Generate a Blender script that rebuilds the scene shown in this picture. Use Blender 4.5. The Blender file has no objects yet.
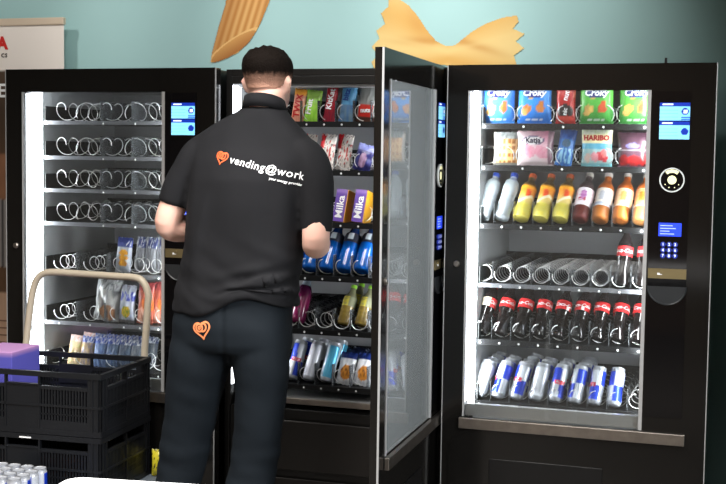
import bpy, bmesh, math, random
from math import sin, cos, pi, radians, sqrt, exp
from mathutils import Vector, Matrix, noise
from mathutils.bvhtree import BVHTree
random.seed(7)
S = bpy.context.scene
COL = S.collection

# ------------------------------------------------------------------ colours and materials
def lin(c):
    return tuple(((v/255)/12.92 if v/255 <= .04045 else ((v/255+.055)/1.055)**2.4) for v in c)
def mixc(a, b, t):
    t = max(0, min(1, t)); return tuple(a[i]+(b[i]-a[i])*t for i in range(3))
def sm(a, b, x):
    t = max(0, min(1, (x-a)/(b-a))); return t*t*(3-2*t)
MATS = {}
def mat(name, rgb, rough=.5, metal=0, spec=.5, emit=0, bump=0, bscale=60, var=0, coat=0, attr=False, trans=0, alpha=1):
    if name in MATS: return MATS[name]
    m = bpy.data.materials.new(name); m.use_nodes = True
    nt = m.node_tree; b = nt.nodes['Principled BSDF']; L = nt.links
    c = lin(rgb)
    b.inputs['Base Color'].default_value = (*c, 1)
    b.inputs['Roughness'].default_value = rough
    b.inputs['Metallic'].default_value = metal
    b.inputs['Specular IOR Level'].default_value = spec
    b.inputs['Coat Weight'].default_value = coat
    b.inputs['Transmission Weight'].default_value = trans
    b.inputs['Alpha'].default_value = alpha
    if emit:
        b.inputs['Emission Color'].default_value = (*c, 1); b.inputs['Emission Strength'].default_value = emit
    if attr:
        a = nt.nodes.new('ShaderNodeAttribute'); a.attribute_name = 'Col'
        L.new(a.outputs['Color'], b.inputs['Base Color'])
        if emit: L.new(a.outputs['Color'], b.inputs['Emission Color'])
    if var or bump:
        tc = nt.nodes.new('ShaderNodeTexCoord'); n = nt.nodes.new('ShaderNodeTexNoise')
        n.inputs['Scale'].default_value = bscale; n.inputs['Detail'].default_value = 4
        L.new(tc.outputs['Object'], n.inputs['Vector'])
        if var:
            r = nt.nodes.new('ShaderNodeValToRGB')
            r.color_ramp.elements[0].color = (*[v*(1-var) for v in c], 1); r.color_ramp.elements[1].color = (*[min(1, v*(1+var)) for v in c], 1)
            r.color_ramp.elements[0].position = .3; r.color_ramp.elements[1].position = .7
            L.new(n.outputs['Fac'], r.inputs['Fac']); L.new(r.outputs['Color'], b.inputs['Base Color'])
        if bump:
            bp = nt.nodes.new('ShaderNodeBump'); bp.inputs['Strength'].default_value = bump; bp.inputs['Distance'].default_value = .01
            L.new(n.outputs['Fac'], bp.inputs['Height']); L.new(bp.outputs['Normal'], b.inputs['Normal'])
    MATS[name] = m
    return m
def pane_mat(name, tint=(1, 1, 1), ior=1.5, haze=0.0, hazecol=(200, 200, 200), rough=.0):
    m = bpy.data.materials.new(name); m.use_nodes = True; nt = m.node_tree; nt.nodes.clear(); L = nt.links
    o = nt.nodes.new('ShaderNodeOutputMaterial'); mx = nt.nodes.new('ShaderNodeMixShader'); f = nt.nodes.new('ShaderNodeFresnel')
    t = nt.nodes.new('ShaderNodeBsdfTransparent'); g = nt.nodes.new('ShaderNodeBsdfGlossy')
    t.inputs['Color'].default_value = (*tint, 1); g.inputs['Roughness'].default_value = rough; f.inputs['IOR'].default_value = ior
    src = t.outputs[0]
    if haze:
        d = nt.nodes.new('ShaderNodeBsdfDiffuse'); d.inputs['Color'].default_value = (*lin(hazecol), 1)
        m2 = nt.nodes.new('ShaderNodeMixShader'); m2.inputs[0].default_value = haze
        L.new(t.outputs[0], m2.inputs[1]); L.new(d.outputs[0], m2.inputs[2]); src = m2.outputs[0]
    L.new(f.outputs[0], mx.inputs[0]); L.new(src, mx.inputs[1]); L.new(g.outputs[0], mx.inputs[2]); L.new(mx.outputs[0], o.inputs[0])
    MATS[name] = m
    return m
BLK = mat('black_gloss', (17, 16, 15), .13, spec=.5)
BLKP = mat('black_panel_glass', (10, 10, 12), .06)
BLKM = mat('black_plastic', (22, 22, 24), .45)
CABB = mat('black_cabinet_paint', (20, 19, 18), .35)
SILV = mat('brushed_metal', (168, 160, 152), .35, 1, var=.12, bscale=30)
ALU = mat('aluminium_trim', (200, 200, 200), .35, .5)
WIRE = mat('spiral_wire', (228, 228, 228), .3, .25)
LINER = mat('machine_liner', (196, 198, 200), .45)
LINERD = mat('machine_back_liner', (168, 170, 174), .5)
TRAYB = mat('tray_black', (16, 17, 19), .55, spec=.3)
TRAYL = mat('tray_lip_clear', (112, 114, 118), .25)
PIN = mat('tray_pin', (235, 235, 235), .3)
LED = mat('led_diffuser', (244, 248, 255), .5, emit=5)
DIV = pane_mat('divider_plastic', (.8, .8, .82), 1.4, .3, (150, 155, 160), .1)
GLASS = pane_mat('pane_glass', (.97, .985, .98), 1.5, .022, (200, 205, 205))  # slight diffuse haze stands in for the veil of room reflections
VEIL = pane_mat('veiled_pane_glass', (.95, .97, .97), 1.5, .33, (222, 230, 232))  # pale diffuse haze stands in for the bright reflection on the open door
GOLD = mat('coin_bar_gold', (168, 152, 112), .35, .85)
INK = mat('print_gloss', (128, 128, 128), .28, attr=True)
INKM = mat('print_matte', (128, 128, 128), .7, attr=True)
INKF = mat('print_foil', (128, 128, 128), .3, .3, attr=True)
SCR = mat('screen_glow', (128, 128, 128), .3, attr=True, emit=1.0)
WHITE = mat('white_print', (245, 245, 245), .5)
def flat(name, rgb, rough=.45, metal=0, **k): return mat(name, rgb, rough, metal, **k)

# ------------------------------------------------------------------ object helpers
def obj(name, me, m=None, parent=None, loc=None, smooth=False):
    if isinstance(me, bmesh.types.BMesh):
        bm = me; me = bpy.data.meshes.new(name); bm.to_mesh(me); bm.free()
    o = bpy.data.objects.new(name, me); COL.objects.link(o)
    if m is not None:
        for x in (m if isinstance(m, (list, tuple)) else [m]): me.materials.append(x)
    if smooth: me.shade_smooth()
    if parent: o.parent = parent
    if loc: o.location = loc
    return o
def thing(name, label, cat, loc=(0, 0, 0), rotz=0, group=None):
    o = bpy.data.objects.new(name, None); COL.objects.link(o); o.empty_display_size = .05
    o.location = loc; o.rotation_euler = (0, 0, rotz); tag(o, label, cat, group); return o
def tag(o, label, cat, group=None):
    o['label'] = label; o['category'] = cat
    if group: o['group'] = group
    return o
def struct(o): o['kind'] = 'structure'; return o
def dup(r, parent=None):
    c = r.copy(); COL.objects.link(c)
    if parent: c.parent = parent
    for ch in list(r.children):
        d = ch.copy(); COL.objects.link(d); d.parent = c
        for g in list(ch.children):
            e = g.copy(); COL.objects.link(e); e.parent = d
    return c
def bevel(o, w=.004, seg=2):
    md = o.modifiers.new('edge', 'BEVEL'); md.width = w; md.segments = seg; md.limit_method = 'ANGLE'; return o
def bx(bm, x0, x1, y0, y1, z0, z1, mi=0):
    v = [bm.verts.new(p) for p in ((x0, y0, z0), (x1, y0, z0), (x1, y1, z0), (x0, y1, z0), (x0, y0, z1), (x1, y0, z1), (x1, y1, z1), (x0, y1, z1))]
    for f in ((0, 3, 2, 1), (4, 5, 6, 7), (0, 1, 5, 4), (1, 2, 6, 5), (2, 3, 7, 6), (3, 0, 4, 7)):
        bm.faces.new([v[i] for i in f]).material_index = mi
    return v
def box(*a):
    bm = bmesh.new(); bx(bm, *a); return bm
def lathe(bm, prof, n=24, axis='z', c=(0, 0, 0), cap=True, a0=0, a1=2*pi):
    rings = []; full = abs(a1-a0-2*pi) < 1e-6
    for r, h in prof:
        ring = []
        for i in range(n if full else n+1):
            a = a0+(a1-a0)*i/n
            if axis == 'z': p = (c[0]+r*cos(a), c[1]+r*sin(a), c[2]+h)
            else: p = (c[0]+r*cos(a), c[1]-h, c[2]+r*sin(a))      # axis towards -y
            ring.append(bm.verts.new(p))
        rings.append(ring)
    for A, B in zip(rings, rings[1:]):
        k = len(A)
        for i in range(k if full else k-1):
            j = (i+1) % k; bm.faces.new((A[i], A[j], B[j], B[i]))
    if cap and full:
        bm.faces.new(rings[0][::-1]); bm.faces.new(rings[-1])
    return rings
def crom(pts, n):
    P = [Vector(p) for p in pts]; out = []
    for i in range(len(P)-1):
        p0, p1, p2, p3 = P[max(i-1, 0)], P[i], P[i+1], P[min(i+2, len(P)-1)]
        for k in range(n):
            t = k/n
            out.append(.5*((2*p1)+(p2-p0)*t+(2*p0-5*p1+4*p2-p3)*t*t+(3*p1-p0-3*p2+p3)*t**3))
    out.append(P[-1]); return out
def tube(bm, pts, rad, n=12, smooth=0, closed=False, flat=None):
    """round tube along a line; rad a number or one radius per point"""
    rr = list(rad) if isinstance(rad, (list, tuple)) else [rad]*len(pts)
    if smooth:
        q = crom([(*p, ) for p in pts], smooth); s = [x[0] for x in crom([(r, 0, 0) for r in rr], smooth)]
        pts, rr = q, s
    P = [Vector(p) for p in pts]; rings = []; up = None
    for i, p in enumerate(P):
        if closed: t = P[(i+1) % len(P)]-P[i-1]
        else: t = P[min(i+1, len(P)-1)]-P[max(i-1, 0)]
        t.normalize()
        if up is None:
            up = Vector((0, 0, 1)) if abs(t.z) < .9 else Vector((0, 1, 0))
        u = (up-t*up.dot(t)).normalized(); up = u; w = t.cross(u)
        fx = flat or 1
        rings.append([bm.verts.new(p+(u*cos(2*pi*k/n)+w*fx*sin(2*pi*k/n))*rr[i]) for k in range(n)])
    m = len(rings)
    for i in range(m if closed else m-1):
        A, B = rings[i], rings[(i+1) % m]
        for k in range(n):
            bm.faces.new((A[k], A[(k+1) % n], B[(k+1) % n], B[k]))
    if not closed:
        bm.faces.new(rings[0][::-1]); bm.faces.new(rings[-1])
def loft(bm, rings, n=32, ex=2.3):
    """horizontal rings (cx, cy, z, rx, ry); one closed skin"""
    R = []
    for cx, cy, z, rx, ry in rings:
        ring = []
        for k in range(n):
            a = 2*pi*k/n; c, s = cos(a), sin(a)
            ring.append(bm.verts.new((cx+rx*math.copysign(abs(c)**(2/ex), c), cy+ry*math.copysign(abs(s)**(2/ex), s), z)))
        R.append(ring)
    for A, B in zip(R, R[1:]):
        for k in range(n): bm.faces.new((A[k], A[(k+1) % n], B[(k+1) % n], B[k]))
    bm.faces.new(R[0][::-1]); bm.faces.new(R[-1])
def remesh(bm, vox, it=6, fac=.5):
    bmesh.ops.recalc_face_normals(bm, faces=bm.faces)
    me = bpy.data.meshes.new('tmp'); bm.to_mesh(me); bm.free()
    o = bpy.data.objects.new('tmp', me); COL.objects.link(o)
    md = o.modifiers.new('r', 'REMESH'); md.mode = 'VOXEL'; md.voxel_size = vox; md.use_smooth_shade = True
    s = o.modifiers.new('s', 'SMOOTH'); s.iterations = it; s.factor = fac
    dg = bpy.context.evaluated_depsgraph_get(); dg.update()
    out = bpy.data.meshes.new_from_object(o.evaluated_get(dg)); bpy.data.objects.remove(o); bpy.data.meshes.remove(me)
    out.shade_smooth(); return out
def paint(me, cols):
    a = me.color_attributes.new('Col', 'FLOAT_COLOR', 'POINT')
    buf = []
    for c in cols: buf += [c[0], c[1], c[2], 1]
    a.data.foreach_set('color', buf)
TXT = {}
def text2d(s, size, bold=0.0, align='CENTER', shear=0, res=2, space=1):
    key = (s, size, bold, align, shear, space)
    if key not in TXT:
        cu = bpy.data.curves.new('t', 'FONT'); cu.body = s; cu.size = size; cu.align_x = align; cu.align_y = 'CENTER'
        cu.offset = bold; cu.shear = shear; cu.resolution_u = res; cu.space_character = space
        o = bpy.data.objects.new('t', cu); COL.objects.link(o)
        dg = bpy.context.evaluated_depsgraph_get(); dg.update()
        me = o.evaluated_get(dg).to_mesh()
        TXT[key] = ([(v.co.x, v.co.y) for v in me.vertices], [tuple(p.vertices) for p in me.polygons])
        o.evaluated_get(dg).to_mesh_clear(); bpy.data.objects.remove(o); bpy.data.curves.remove(cu)
    return TXT[key]
def surf2d(bm, data, fn, mi=0):
    vs, fs = data; V = [bm.verts.new(fn(x, y)) for x, y in vs]
    for f in fs:
        try: bm.faces.new([V[i] for i in f]).material_index = mi
        except ValueError: pass
def wall_text(bm, s, size, x, y, z, mi=0, bold=0, align='CENTER', rot=0, **k):
    c, sn = cos(rot), sin(rot)
    surf2d(bm, text2d(s, size, bold, align, **k), lambda a, b: (x+a*c-b*sn, y, z+a*sn+b*c), mi)
def ribbon(pts, w, closed=True):
    """flat stroke along a 2-D line"""
    n = len(pts); vs = []; fs = []
    for i, p in enumerate(pts):
        a = pts[i-1] if (closed or i) else p; b = pts[(i+1) % n] if (closed or i < n-1) else p
        t = Vector((b[0]-a[0], b[1]-a[1])); t.normalize()
        vs += [(p[0]-t.y*w/2, p[1]+t.x*w/2), (p[0]+t.y*w/2, p[1]-t.x*w/2)]
    for i in range(n if closed else n-1):
        j = (i+1) % n; fs.append((2*i, 2*i+1, 2*j+1, 2*j))
    return vs, fs
def disc2d(r, n=24, cx=0, cy=0, ry=None):
    ry = ry or r
    return [(cx+r*cos(2*pi*i/n), cy+ry*sin(2*pi*i/n)) for i in range(n)], [tuple(range(n))]

def area(name, loc, target, size, power, col=(1, 1, 1), sy=None, spread=180):
    l = bpy.data.lights.new(name, 'AREA'); l.energy = power; l.color = col; l.size = size; l.spread = radians(spread)
    if sy: l.shape = 'RECTANGLE'; l.size_y = sy
    o = bpy.data.objects.new(name, l); COL.objects.link(o); o.location = loc
    o.rotation_euler = (Vector(target)-Vector(loc)).to_track_quat('-Z', 'Y').to_euler(); return o
# ------------------------------------------------------------------ setting
def room():
    wallm = bpy.data.materials.new('teal_wall_paint'); wallm.use_nodes = True
    nt = wallm.node_tree; b = nt.nodes['Principled BSDF']; b.inputs['Roughness'].default_value = .75
    n = nt.nodes.new('ShaderNodeTexNoise'); n.inputs['Scale'].default_value = 3; n.inputs['Detail'].default_value = 6
    r = nt.nodes.new('ShaderNodeValToRGB'); r.color_ramp.elements[0].color = (*lin((158, 195, 193)), 1); r.color_ramp.elements[1].color = (*lin((166, 202, 200)), 1)
    tc = nt.nodes.new('ShaderNodeTexCoord'); nt.links.new(tc.outputs['Object'], n.inputs['Vector']); nt.links.new(n.outputs['Fac'], r.inputs['Fac']); nt.links.new(r.outputs['Color'], b.inputs['Base Color'])
    struct(obj('wall_back', box(-3.6, 3.4, .9, 1.0, 0, 2.9), wallm))
    struct(obj('wall_left', box(-3.7, -3.6, -7, 1.0, 0, 2.9), flat('left_wall_paint', (120, 112, 100), .8)))
    struct(obj('wall_right', box(3.4, 3.5, -7, 1.0, 0, 2.9), flat('right_wall_paint', (88, 84, 78), .8)))
    struct(obj('wall_front', box(-3.7, 3.5, -7.1, -7, 0, 2.9), flat('front_wall_paint', (150, 124, 100), .8)))
    struct(obj('wall_shade_pier', box(2.0, 2.25, -.35, .9, 0, 2.9), flat('shade_pier_paint', (70, 104, 98), .8)))  # added pier out of view, keeps lamp light off the back wall's right end
    struct(obj('ceiling', box(-3.7, 3.5, -7.1, 1.0, 2.9, 3.0), flat('ceiling_paint', (150, 146, 140), .85)))
    fl = bpy.data.materials.new('floor_vinyl'); fl.use_nodes = True
    nt = fl.node_tree; b = nt.nodes['Principled BSDF']; b.inputs['Roughness'].default_value = .4
    br = nt.nodes.new('ShaderNodeTexBrick'); br.inputs['Scale'].default_value = 1.6; br.inputs['Color1'].default_value = (*lin((92, 88, 84)), 1)
    br.inputs['Color2'].default_value = (*lin((98, 94, 90)), 1); br.inputs['Mortar'].default_value = (*lin((70, 66, 62)), 1); br.inputs['Mortar Size'].default_value = .006; br.offset = 0
    tc = nt.nodes.new('ShaderNodeTexCoord'); nt.links.new(tc.outputs['Object'], br.inputs['Vector']); nt.links.new(br.outputs['Color'], b.inputs['Base Color'])
    struct(obj('floor', box(-3.7, 3.5, -7.1, 1.0, -.1, 0), fl))
    struct(obj('baseboard_back', box(-3.6, 3.4, .885, .9, 0, .1), flat('baseboard_brown', (96, 82, 68), .6)))
room()

# printed pasta on the wall: flat prints, a colour per point of the picture
def in_poly(x, y, P):
    c = False; n = len(P); j = n-1
    for i in range(n):
        if (P[i][1] > y) != (P[j][1] > y) and x < (P[j][0]-P[i][0])*(y-P[i][1])/(P[j][1]-P[i][1])+P[i][0]: c = not c
        j = i
    return c
def wall_print(name, P, fn, label, cat, y=.897, step=.0035):
    xs = [p[0] for p in P]; zs = [p[1] for p in P]; x0, z0 = min(xs), min(zs)
    nx = int((max(xs)-x0)/step)+1; nz = int((max(zs)-z0)/step)+1
    bm = bmesh.new(); V = {}; cols = []
    def vv(i, k):
        if (i, k) not in V:
            V[(i, k)] = bm.verts.new((x0+i*step, y, z0+k*step)); cols.append(fn(x0+i*step, z0+k*step))
        return V[(i, k)]
    for i in range(nx):
        for k in range(nz):
            if in_poly(x0+(i+.5)*step, z0+(k+.5)*step, P):
                bm.faces.new((vv(i, k), vv(i+1, k), vv(i+1, k+1), vv(i, k+1)))
    r = bmesh.ops.extrude_face_region(bm, geom=bm.faces[:])
    for g in r['geom']:
        if isinstance(g, bmesh.types.BMVert): g.co.y -= .002
    o = obj(name, bm, INKM)
    paint(o.data, [fn(v.co.x, v.co.z) for v in o.data.vertices]); return tag(o, label, cat)
bow = [(.355, 2.27), (.43, 2.25), (.452, 2.19), (.49, 2.165), (.53, 2.12), (.575, 2.055), (.615, 2.01), (.66, 1.988), (.70, 1.992), (.735, 2.02), (.775, 2.05), (.83, 2.08),
       (.905, 2.105), (.965, 2.113), (.972, 2.085), (.948, 2.058), (1.0, 2.035), (.962, 2.005), (.998, 1.975), (.955, 1.945), (.968, 1.905), (.93, 1.86), (.82, 1.86),
       (.74, 1.9), (.68, 1.905), (.6, 1.915), (.52, 1.89), (.42, 1.86), (.35, 1.86), (.325, 1.925), (.355, 1.955), (.325, 1.99), (.36, 2.025), (.345, 2.06), (.385, 2.09), (.365, 2.135), (.4, 2.165), (.395, 2.21)]
A1, A2, A3 = lin((226, 196, 128)), lin((212, 164, 86)), lin((190, 128, 48))
def bowcol(x, z):
    d = abs(x-.67); cz = 1.95
    t = .5+.5*sin((z-cz)/(.05+.5*d)*4+d*3)
    c = mixc(A2, A1, t*.8+.2*sm(.0, .3, d))
    f = exp(-((z-(2.03-.32*abs(x-.66)+(.35*max(0, .6-x))))/.02)**2)*sm(.33, .1, d)
    c = mixc(c, A3, .65*f)
    g = exp(-((x-.53-(2.1-z)*.3)/.05)**2)*sm(1.95, 2.1, z); c = mixc(c, A3, .4*g)
    return mixc(c, A1, .35*exp(-((z-1.965-.25*d)/.012)**2))
wall_print('pasta_bow_picture', bow, bowcol, 'large yellow bow-tie pasta printed on the teal wall', 'wall print')
pen = [(-.36, 2.3), (-.13, 2.3), (-.16, 2.2), (-.2, 2.11), (-.228, 2.06), (-.262, 2.015), (-.315, 1.972), (-.375, 1.945), (-.425, 1.93), (-.448, 1.932), (-.44, 1.975), (-.425, 2.03), (-.405, 2.1), (-.375, 2.19)]
def pencol(x, z):
    u = (x+.33-(z-2.06)*.33)/.12
    c = mixc(lin((222, 172, 104)), lin((190, 128, 60)), .5+.5*sin(u*22))
    c = mixc(c, lin((168, 104, 42)), .55*sm(.15, 1.1, abs(u-.35)))
    a = Vector((-.44, 1.935)); b = Vector((-.225, 2.065)); d = (b-a).normalized(); p = Vector((x, z))-(a+b)/2
    l = p.dot(d)/.128; h = (p.x*-d.y+p.y*d.x)/.03
    e = l*l+h*h
    if e < 1: c = mixc(lin((160, 98, 40)), lin((206, 150, 82)), .5+.5*h)
    elif e < 1.5: c = lin((226, 180, 112))
    return c
wall_print('pasta_tube_picture', pen, pencol, 'brown ribbed pasta tube printed on the teal wall', 'wall print')

# ------------------------------------------------------------------ vending machines
W = .89; T = .05
ZH, ZG0, ZB0, ZB1 = 1.742, .612, .571, .609
TRZ = [1.632, 1.486, 1.280, 1.068, .867, .644]
LANE = [.106+.0688*k for k in range(9)]
def helix(r=.029, pitch=.046, turns=9, wire=.0018, hand=1, ph=0.0):
    bm = bmesh.new(); n = 18; pts = []
    for i in range(int(n*turns)+1):
        a = hand*2*pi*i/n+ph
        pts.append((r*cos(a), pitch*i/n, r*sin(a)))
    tube(bm, pts, wire, 5)
    me = bpy.data.meshes.new('spiral'); bm.to_mesh(me); bm.free(); me.materials.append(WIRE); me.shade_smooth(); return me
HSPEC = dict(a=(1, pi*.6, 4, .031, .105), b=(-1, pi*.4, 4, .031, .105), p=(1, pi*.05, 5, .034, .09), q=(-1, pi*1.3, 5, .034, .09), lane=(1, pi*.55, 5, .029, .085), tight=(1, pi*.9, 10, .0275, .045))
HR = {k: v[3] for k, v in HSPEC.items()}
HEL = {k: helix(hand=h, ph=p, turns=t, r=r, pitch=q) for k, (h, p, t, r, q) in HSPEC.items()}
def part(name, bm, m, parent, loc=None, bev=0, smooth=False):
    o = obj(name, bm, m, parent, loc, smooth)
    if bev: bevel(o, bev)
    return o
def make_door(root, w, yaw, yh, T=.05, pane=None):
    """door with its outer face at y = 0, hinge on the right; sub-parts hang from the door"""
    k = w-W                                           # shift of everything that is measured from the hinge side
    bm = bmesh.new()
    bx(bm, -w, 0, 0, T, ZH, 1.83); bx(bm, -w, -w+.073, 0, T, .571, ZH); bx(bm, -.205, 0, 0, T, .571, ZH); bx(bm, -w, 0, 0, T, .07, .571)
    d = part('door', bm, BLK, root, (w, yh, 0))
    d.rotation_euler = (0, 0, yaw)
    X = lambda x: x-W
    part('glass_pane', box(-w+.0765, X(.6745), .002, .008, ZG0+.002, ZH-.001), pane or GLASS, d)
    bm = bmesh.new(); bx(bm, X(.674), X(.686), -.003, .012, ZG0, ZH); bx(bm, -w+.072, -w+.077, -.003, .012, ZG0, ZH); bx(bm, -w+.0765, X(.6745), .0245, T-.002, ZG0, ZG0+.04)
    bx(bm, X(.672), X(.684), .0245, T+.004, ZG0, ZH)
    part('window_trim', bm, [ALU], d)
    bm = bmesh.new(); bx(bm, -w-.003, -w, -.001, .005, .07, 1.829); part('edge_trim', bm, ALU, d)
    part('edge_trim', box(0, .003, -.001, .005, .07, 1.829), ALU, d)
    part('light_strip', box(-w+.0732, -w+.0752, .0245, T, ZG0+.045, ZH-.003), LED, d)
    part('bumper_bar', box(-w+.062, X(.826), -.016, -.0005, ZB0, ZB1), SILV, d, None, .002)
    bm = bmesh.new(); lathe(bm, [(.011, 0), (.011, .006), (.008, .009), (.003, .009)], 20, 'y', (-w+.042, 0, 1.145))
    part('door_lock', bm, SILV, d)
    part('control_panel', box(X(.692), X(.815), -.003, -.0003, .66, 1.738), BLKP, d)
    # pick-up flap in the kick panel
    bm = bmesh.new(); bx(bm, -w+.17, X(.56), -.004, -.0003, .30, .47); part('pickup_flap', bm, flat('flap_black', (15, 15, 16), .3), d, None, .002)
    # two payment screens
    for zc, kind in ((1.672, 0), (1.611, 1)):
        nx, nz = 40, 26; bm = bmesh.new(); cols = []
        g = [[bm.verts.new((X(.7145)+.096*i/nx, -.0045, zc-.029+.058*j/nz)) for j in range(nz+1)] for i in range(nx+1)]
        for i in range(nx):
            for j in range(nz): bm.faces.new((g[i][j], g[i+1][j], g[i+1][j+1], g[i][j+1]))
        bg, dk, wh = lin((134, 205, 242)), lin((14, 44, 150)), lin((235, 245, 255))
        for i in range(nx+1):
            for j in range(nz+1):
                u, v = i/nx, j/nz; c = mixc(bg, lin((110, 190, 235)), .5*u)
                if v > .8: c = dk if not (.08 < u < .45 and .87 < v < .93) else wh
                du, dv = (u-.84)*.096, (v-.43-.08*(1-kind))*.058; rr = sqrt(du*du+dv*dv)
                if rr < .0115: c = dk
                if kind == 0 and abs(du) < .006 and abs(dv) < .006: c = wh
                if kind == 0 and u > .72 and v < .22 and (j % 3): c = lin((40, 90, 190))
                if u < .62 and v < .75 and j % 5 == 0 and v > .1: c = mixc(c, lin((70, 130, 200)), .5)
                cols.append(c)
        o = obj('payment_screen', bm, SCR, d); paint(o.data, cols)
    # contactless reader
    bm = bmesh.new(); lathe(bm, [(.0405, 0), (.0405, .004), (.036, .004), (.036, 0)], 40, 'y', (X(.76), -.003, 1.449), cap=False)
    rd = part('card_reader', bm, flat('reader_ring', (225, 228, 225), .3), d)
    bm = bmesh.new(); V = disc2d(.036, 36); surf2d(bm, V, lambda a, b: (X(.76)+a, -.0045, 1.449+b))
    part('reader_face', bm, BLKP, d)
    bm = bmesh.new(); surf2d(bm, disc2d(.0145, 24), lambda a, b: (X(.76)+a, -.0052, 1.449+b))
    arc = [(.029*cos(t), .029*sin(t)) for t in [radians(50+80*i/14) for i in range(15)]]
    surf2d(bm, ribbon(arc, .011, False), lambda a, b: (X(.76)+a, -.0052, 1.449+b))
    for t in (215, 250, 290, 325): surf2d(bm, disc2d(.002, 8, .026*cos(radians(t)), .026*sin(radians(t))), lambda a, b: (X(.76)+a, -.0052, 1.449+b))
    part('reader_light', bm, mat('reader_glow', (232, 228, 178), .4, emit=.75), d)
    # small display, keypad
    bm = bmesh.new(); bx(bm, X(.722), X(.795), -.005, -.0032, 1.264, 1.308, 0)
    for i, l in enumerate((.04, .05, .03, .045)): bx(bm, X(.727), X(.727)+l, -.0056, -.0051, 1.299-.009*i-.0012, 1.299-.009*i+.0012, 1)
    part('small_display', bm, [mat('lcd_blue', (34, 62, 214), .4, emit=1.1), mat('lcd_text', (170, 190, 250), .4, emit=.9)], d)
    for i in range(9):
        cx, cz = X(.738)+.0195*(i % 3), 1.237-.0187*(i//3)
        bm = bmesh.new(); lathe(bm, [(.0085, 0), (.0085, .003), (.007, .004)], 16, 'y', (cx, -.003, cz))
        for f in bm.faces: f.material_index = 0
        wall_text(bm, str(i+1), .013, cx, -.0075, cz, 1, .0004)
        part('keypad_button', bm, [mat('key_blue', (34, 52, 150), .35, emit=.35), mat('key_digit', (225, 232, 255), .4, emit=.8)], d)
    bm = bmesh.new(); bx(bm, X(.692), X(.815), -.007, -.0032, 1.124, 1.157, 0)
    bx(bm, X(.722), X(.738), -.0076, -.0071, 1.136, 1.143, 1); lathe(bm, [(.006, 0), (.006, .002)], 12, 'y', (X(.735), -.007, 1.145)); 
    part('coin_slot_bar', bm, [GOLD, WHITE], d)
    bm = bmesh.new()
    arcp = [(X(.754)+.062*cos(t), -.004, 1.098+.06*sin(t)) for t in [pi+pi*i/24 for i in range(25)]]
    tube(bm, arcp, .0045, 8, flat=.6)
    for q in (.5,):
        vs = [bm.verts.new((p[0], -.0036, p[2])) for p in arcp]; bm.faces.new(vs)
    part('coin_cup', bm, flat('cup_grey', (40, 42, 44), .35), d)
    return d
def make_tray(root, z, y0, x0, x1, lanes, lipmat, coils, divs=True, hh=.06):
    bm = bmesh.new()
    bx(bm, x0, x1, y0+.002, y0+.5, z-.007, z); bx(bm, x0, x1, y0-.004, y0+.002, z-(.018 if lipmat is TRAYB else .013), z+.002, 1)
    bx(bm, x0, x0+.003, y0+.002, y0+.5, z, z+hh); bx(bm, x1-.003, x1, y0+.002, y0+.5, z, z+hh); bx(bm, x0, x1, y0+.497, y0+.5, z, z+hh+.02)
    for lx in lanes: lathe(bm, [(.0042, 0), (.003, .002)], 8, 'y', (lx, y0-.004, z-.009))
    bm.faces.ensure_lookup_table()
    for f in bm.faces:
        if f.calc_center_median().y < y0-.0041: f.material_index = 2
    t = part('tray', bm, [TRAYB, lipmat, PIN], root)
    if divs:
        for lx in divs:
            part('divider', box(lx-.0008, lx+.0008, y0+.02, y0+.49, z, z+hh+.02), DIV, t)
    for lx, kind in coils:
        s = obj('spiral', HEL[kind], None, t, (lx, y0+.012, z+.006+HR[kind]))
    return t
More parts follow.
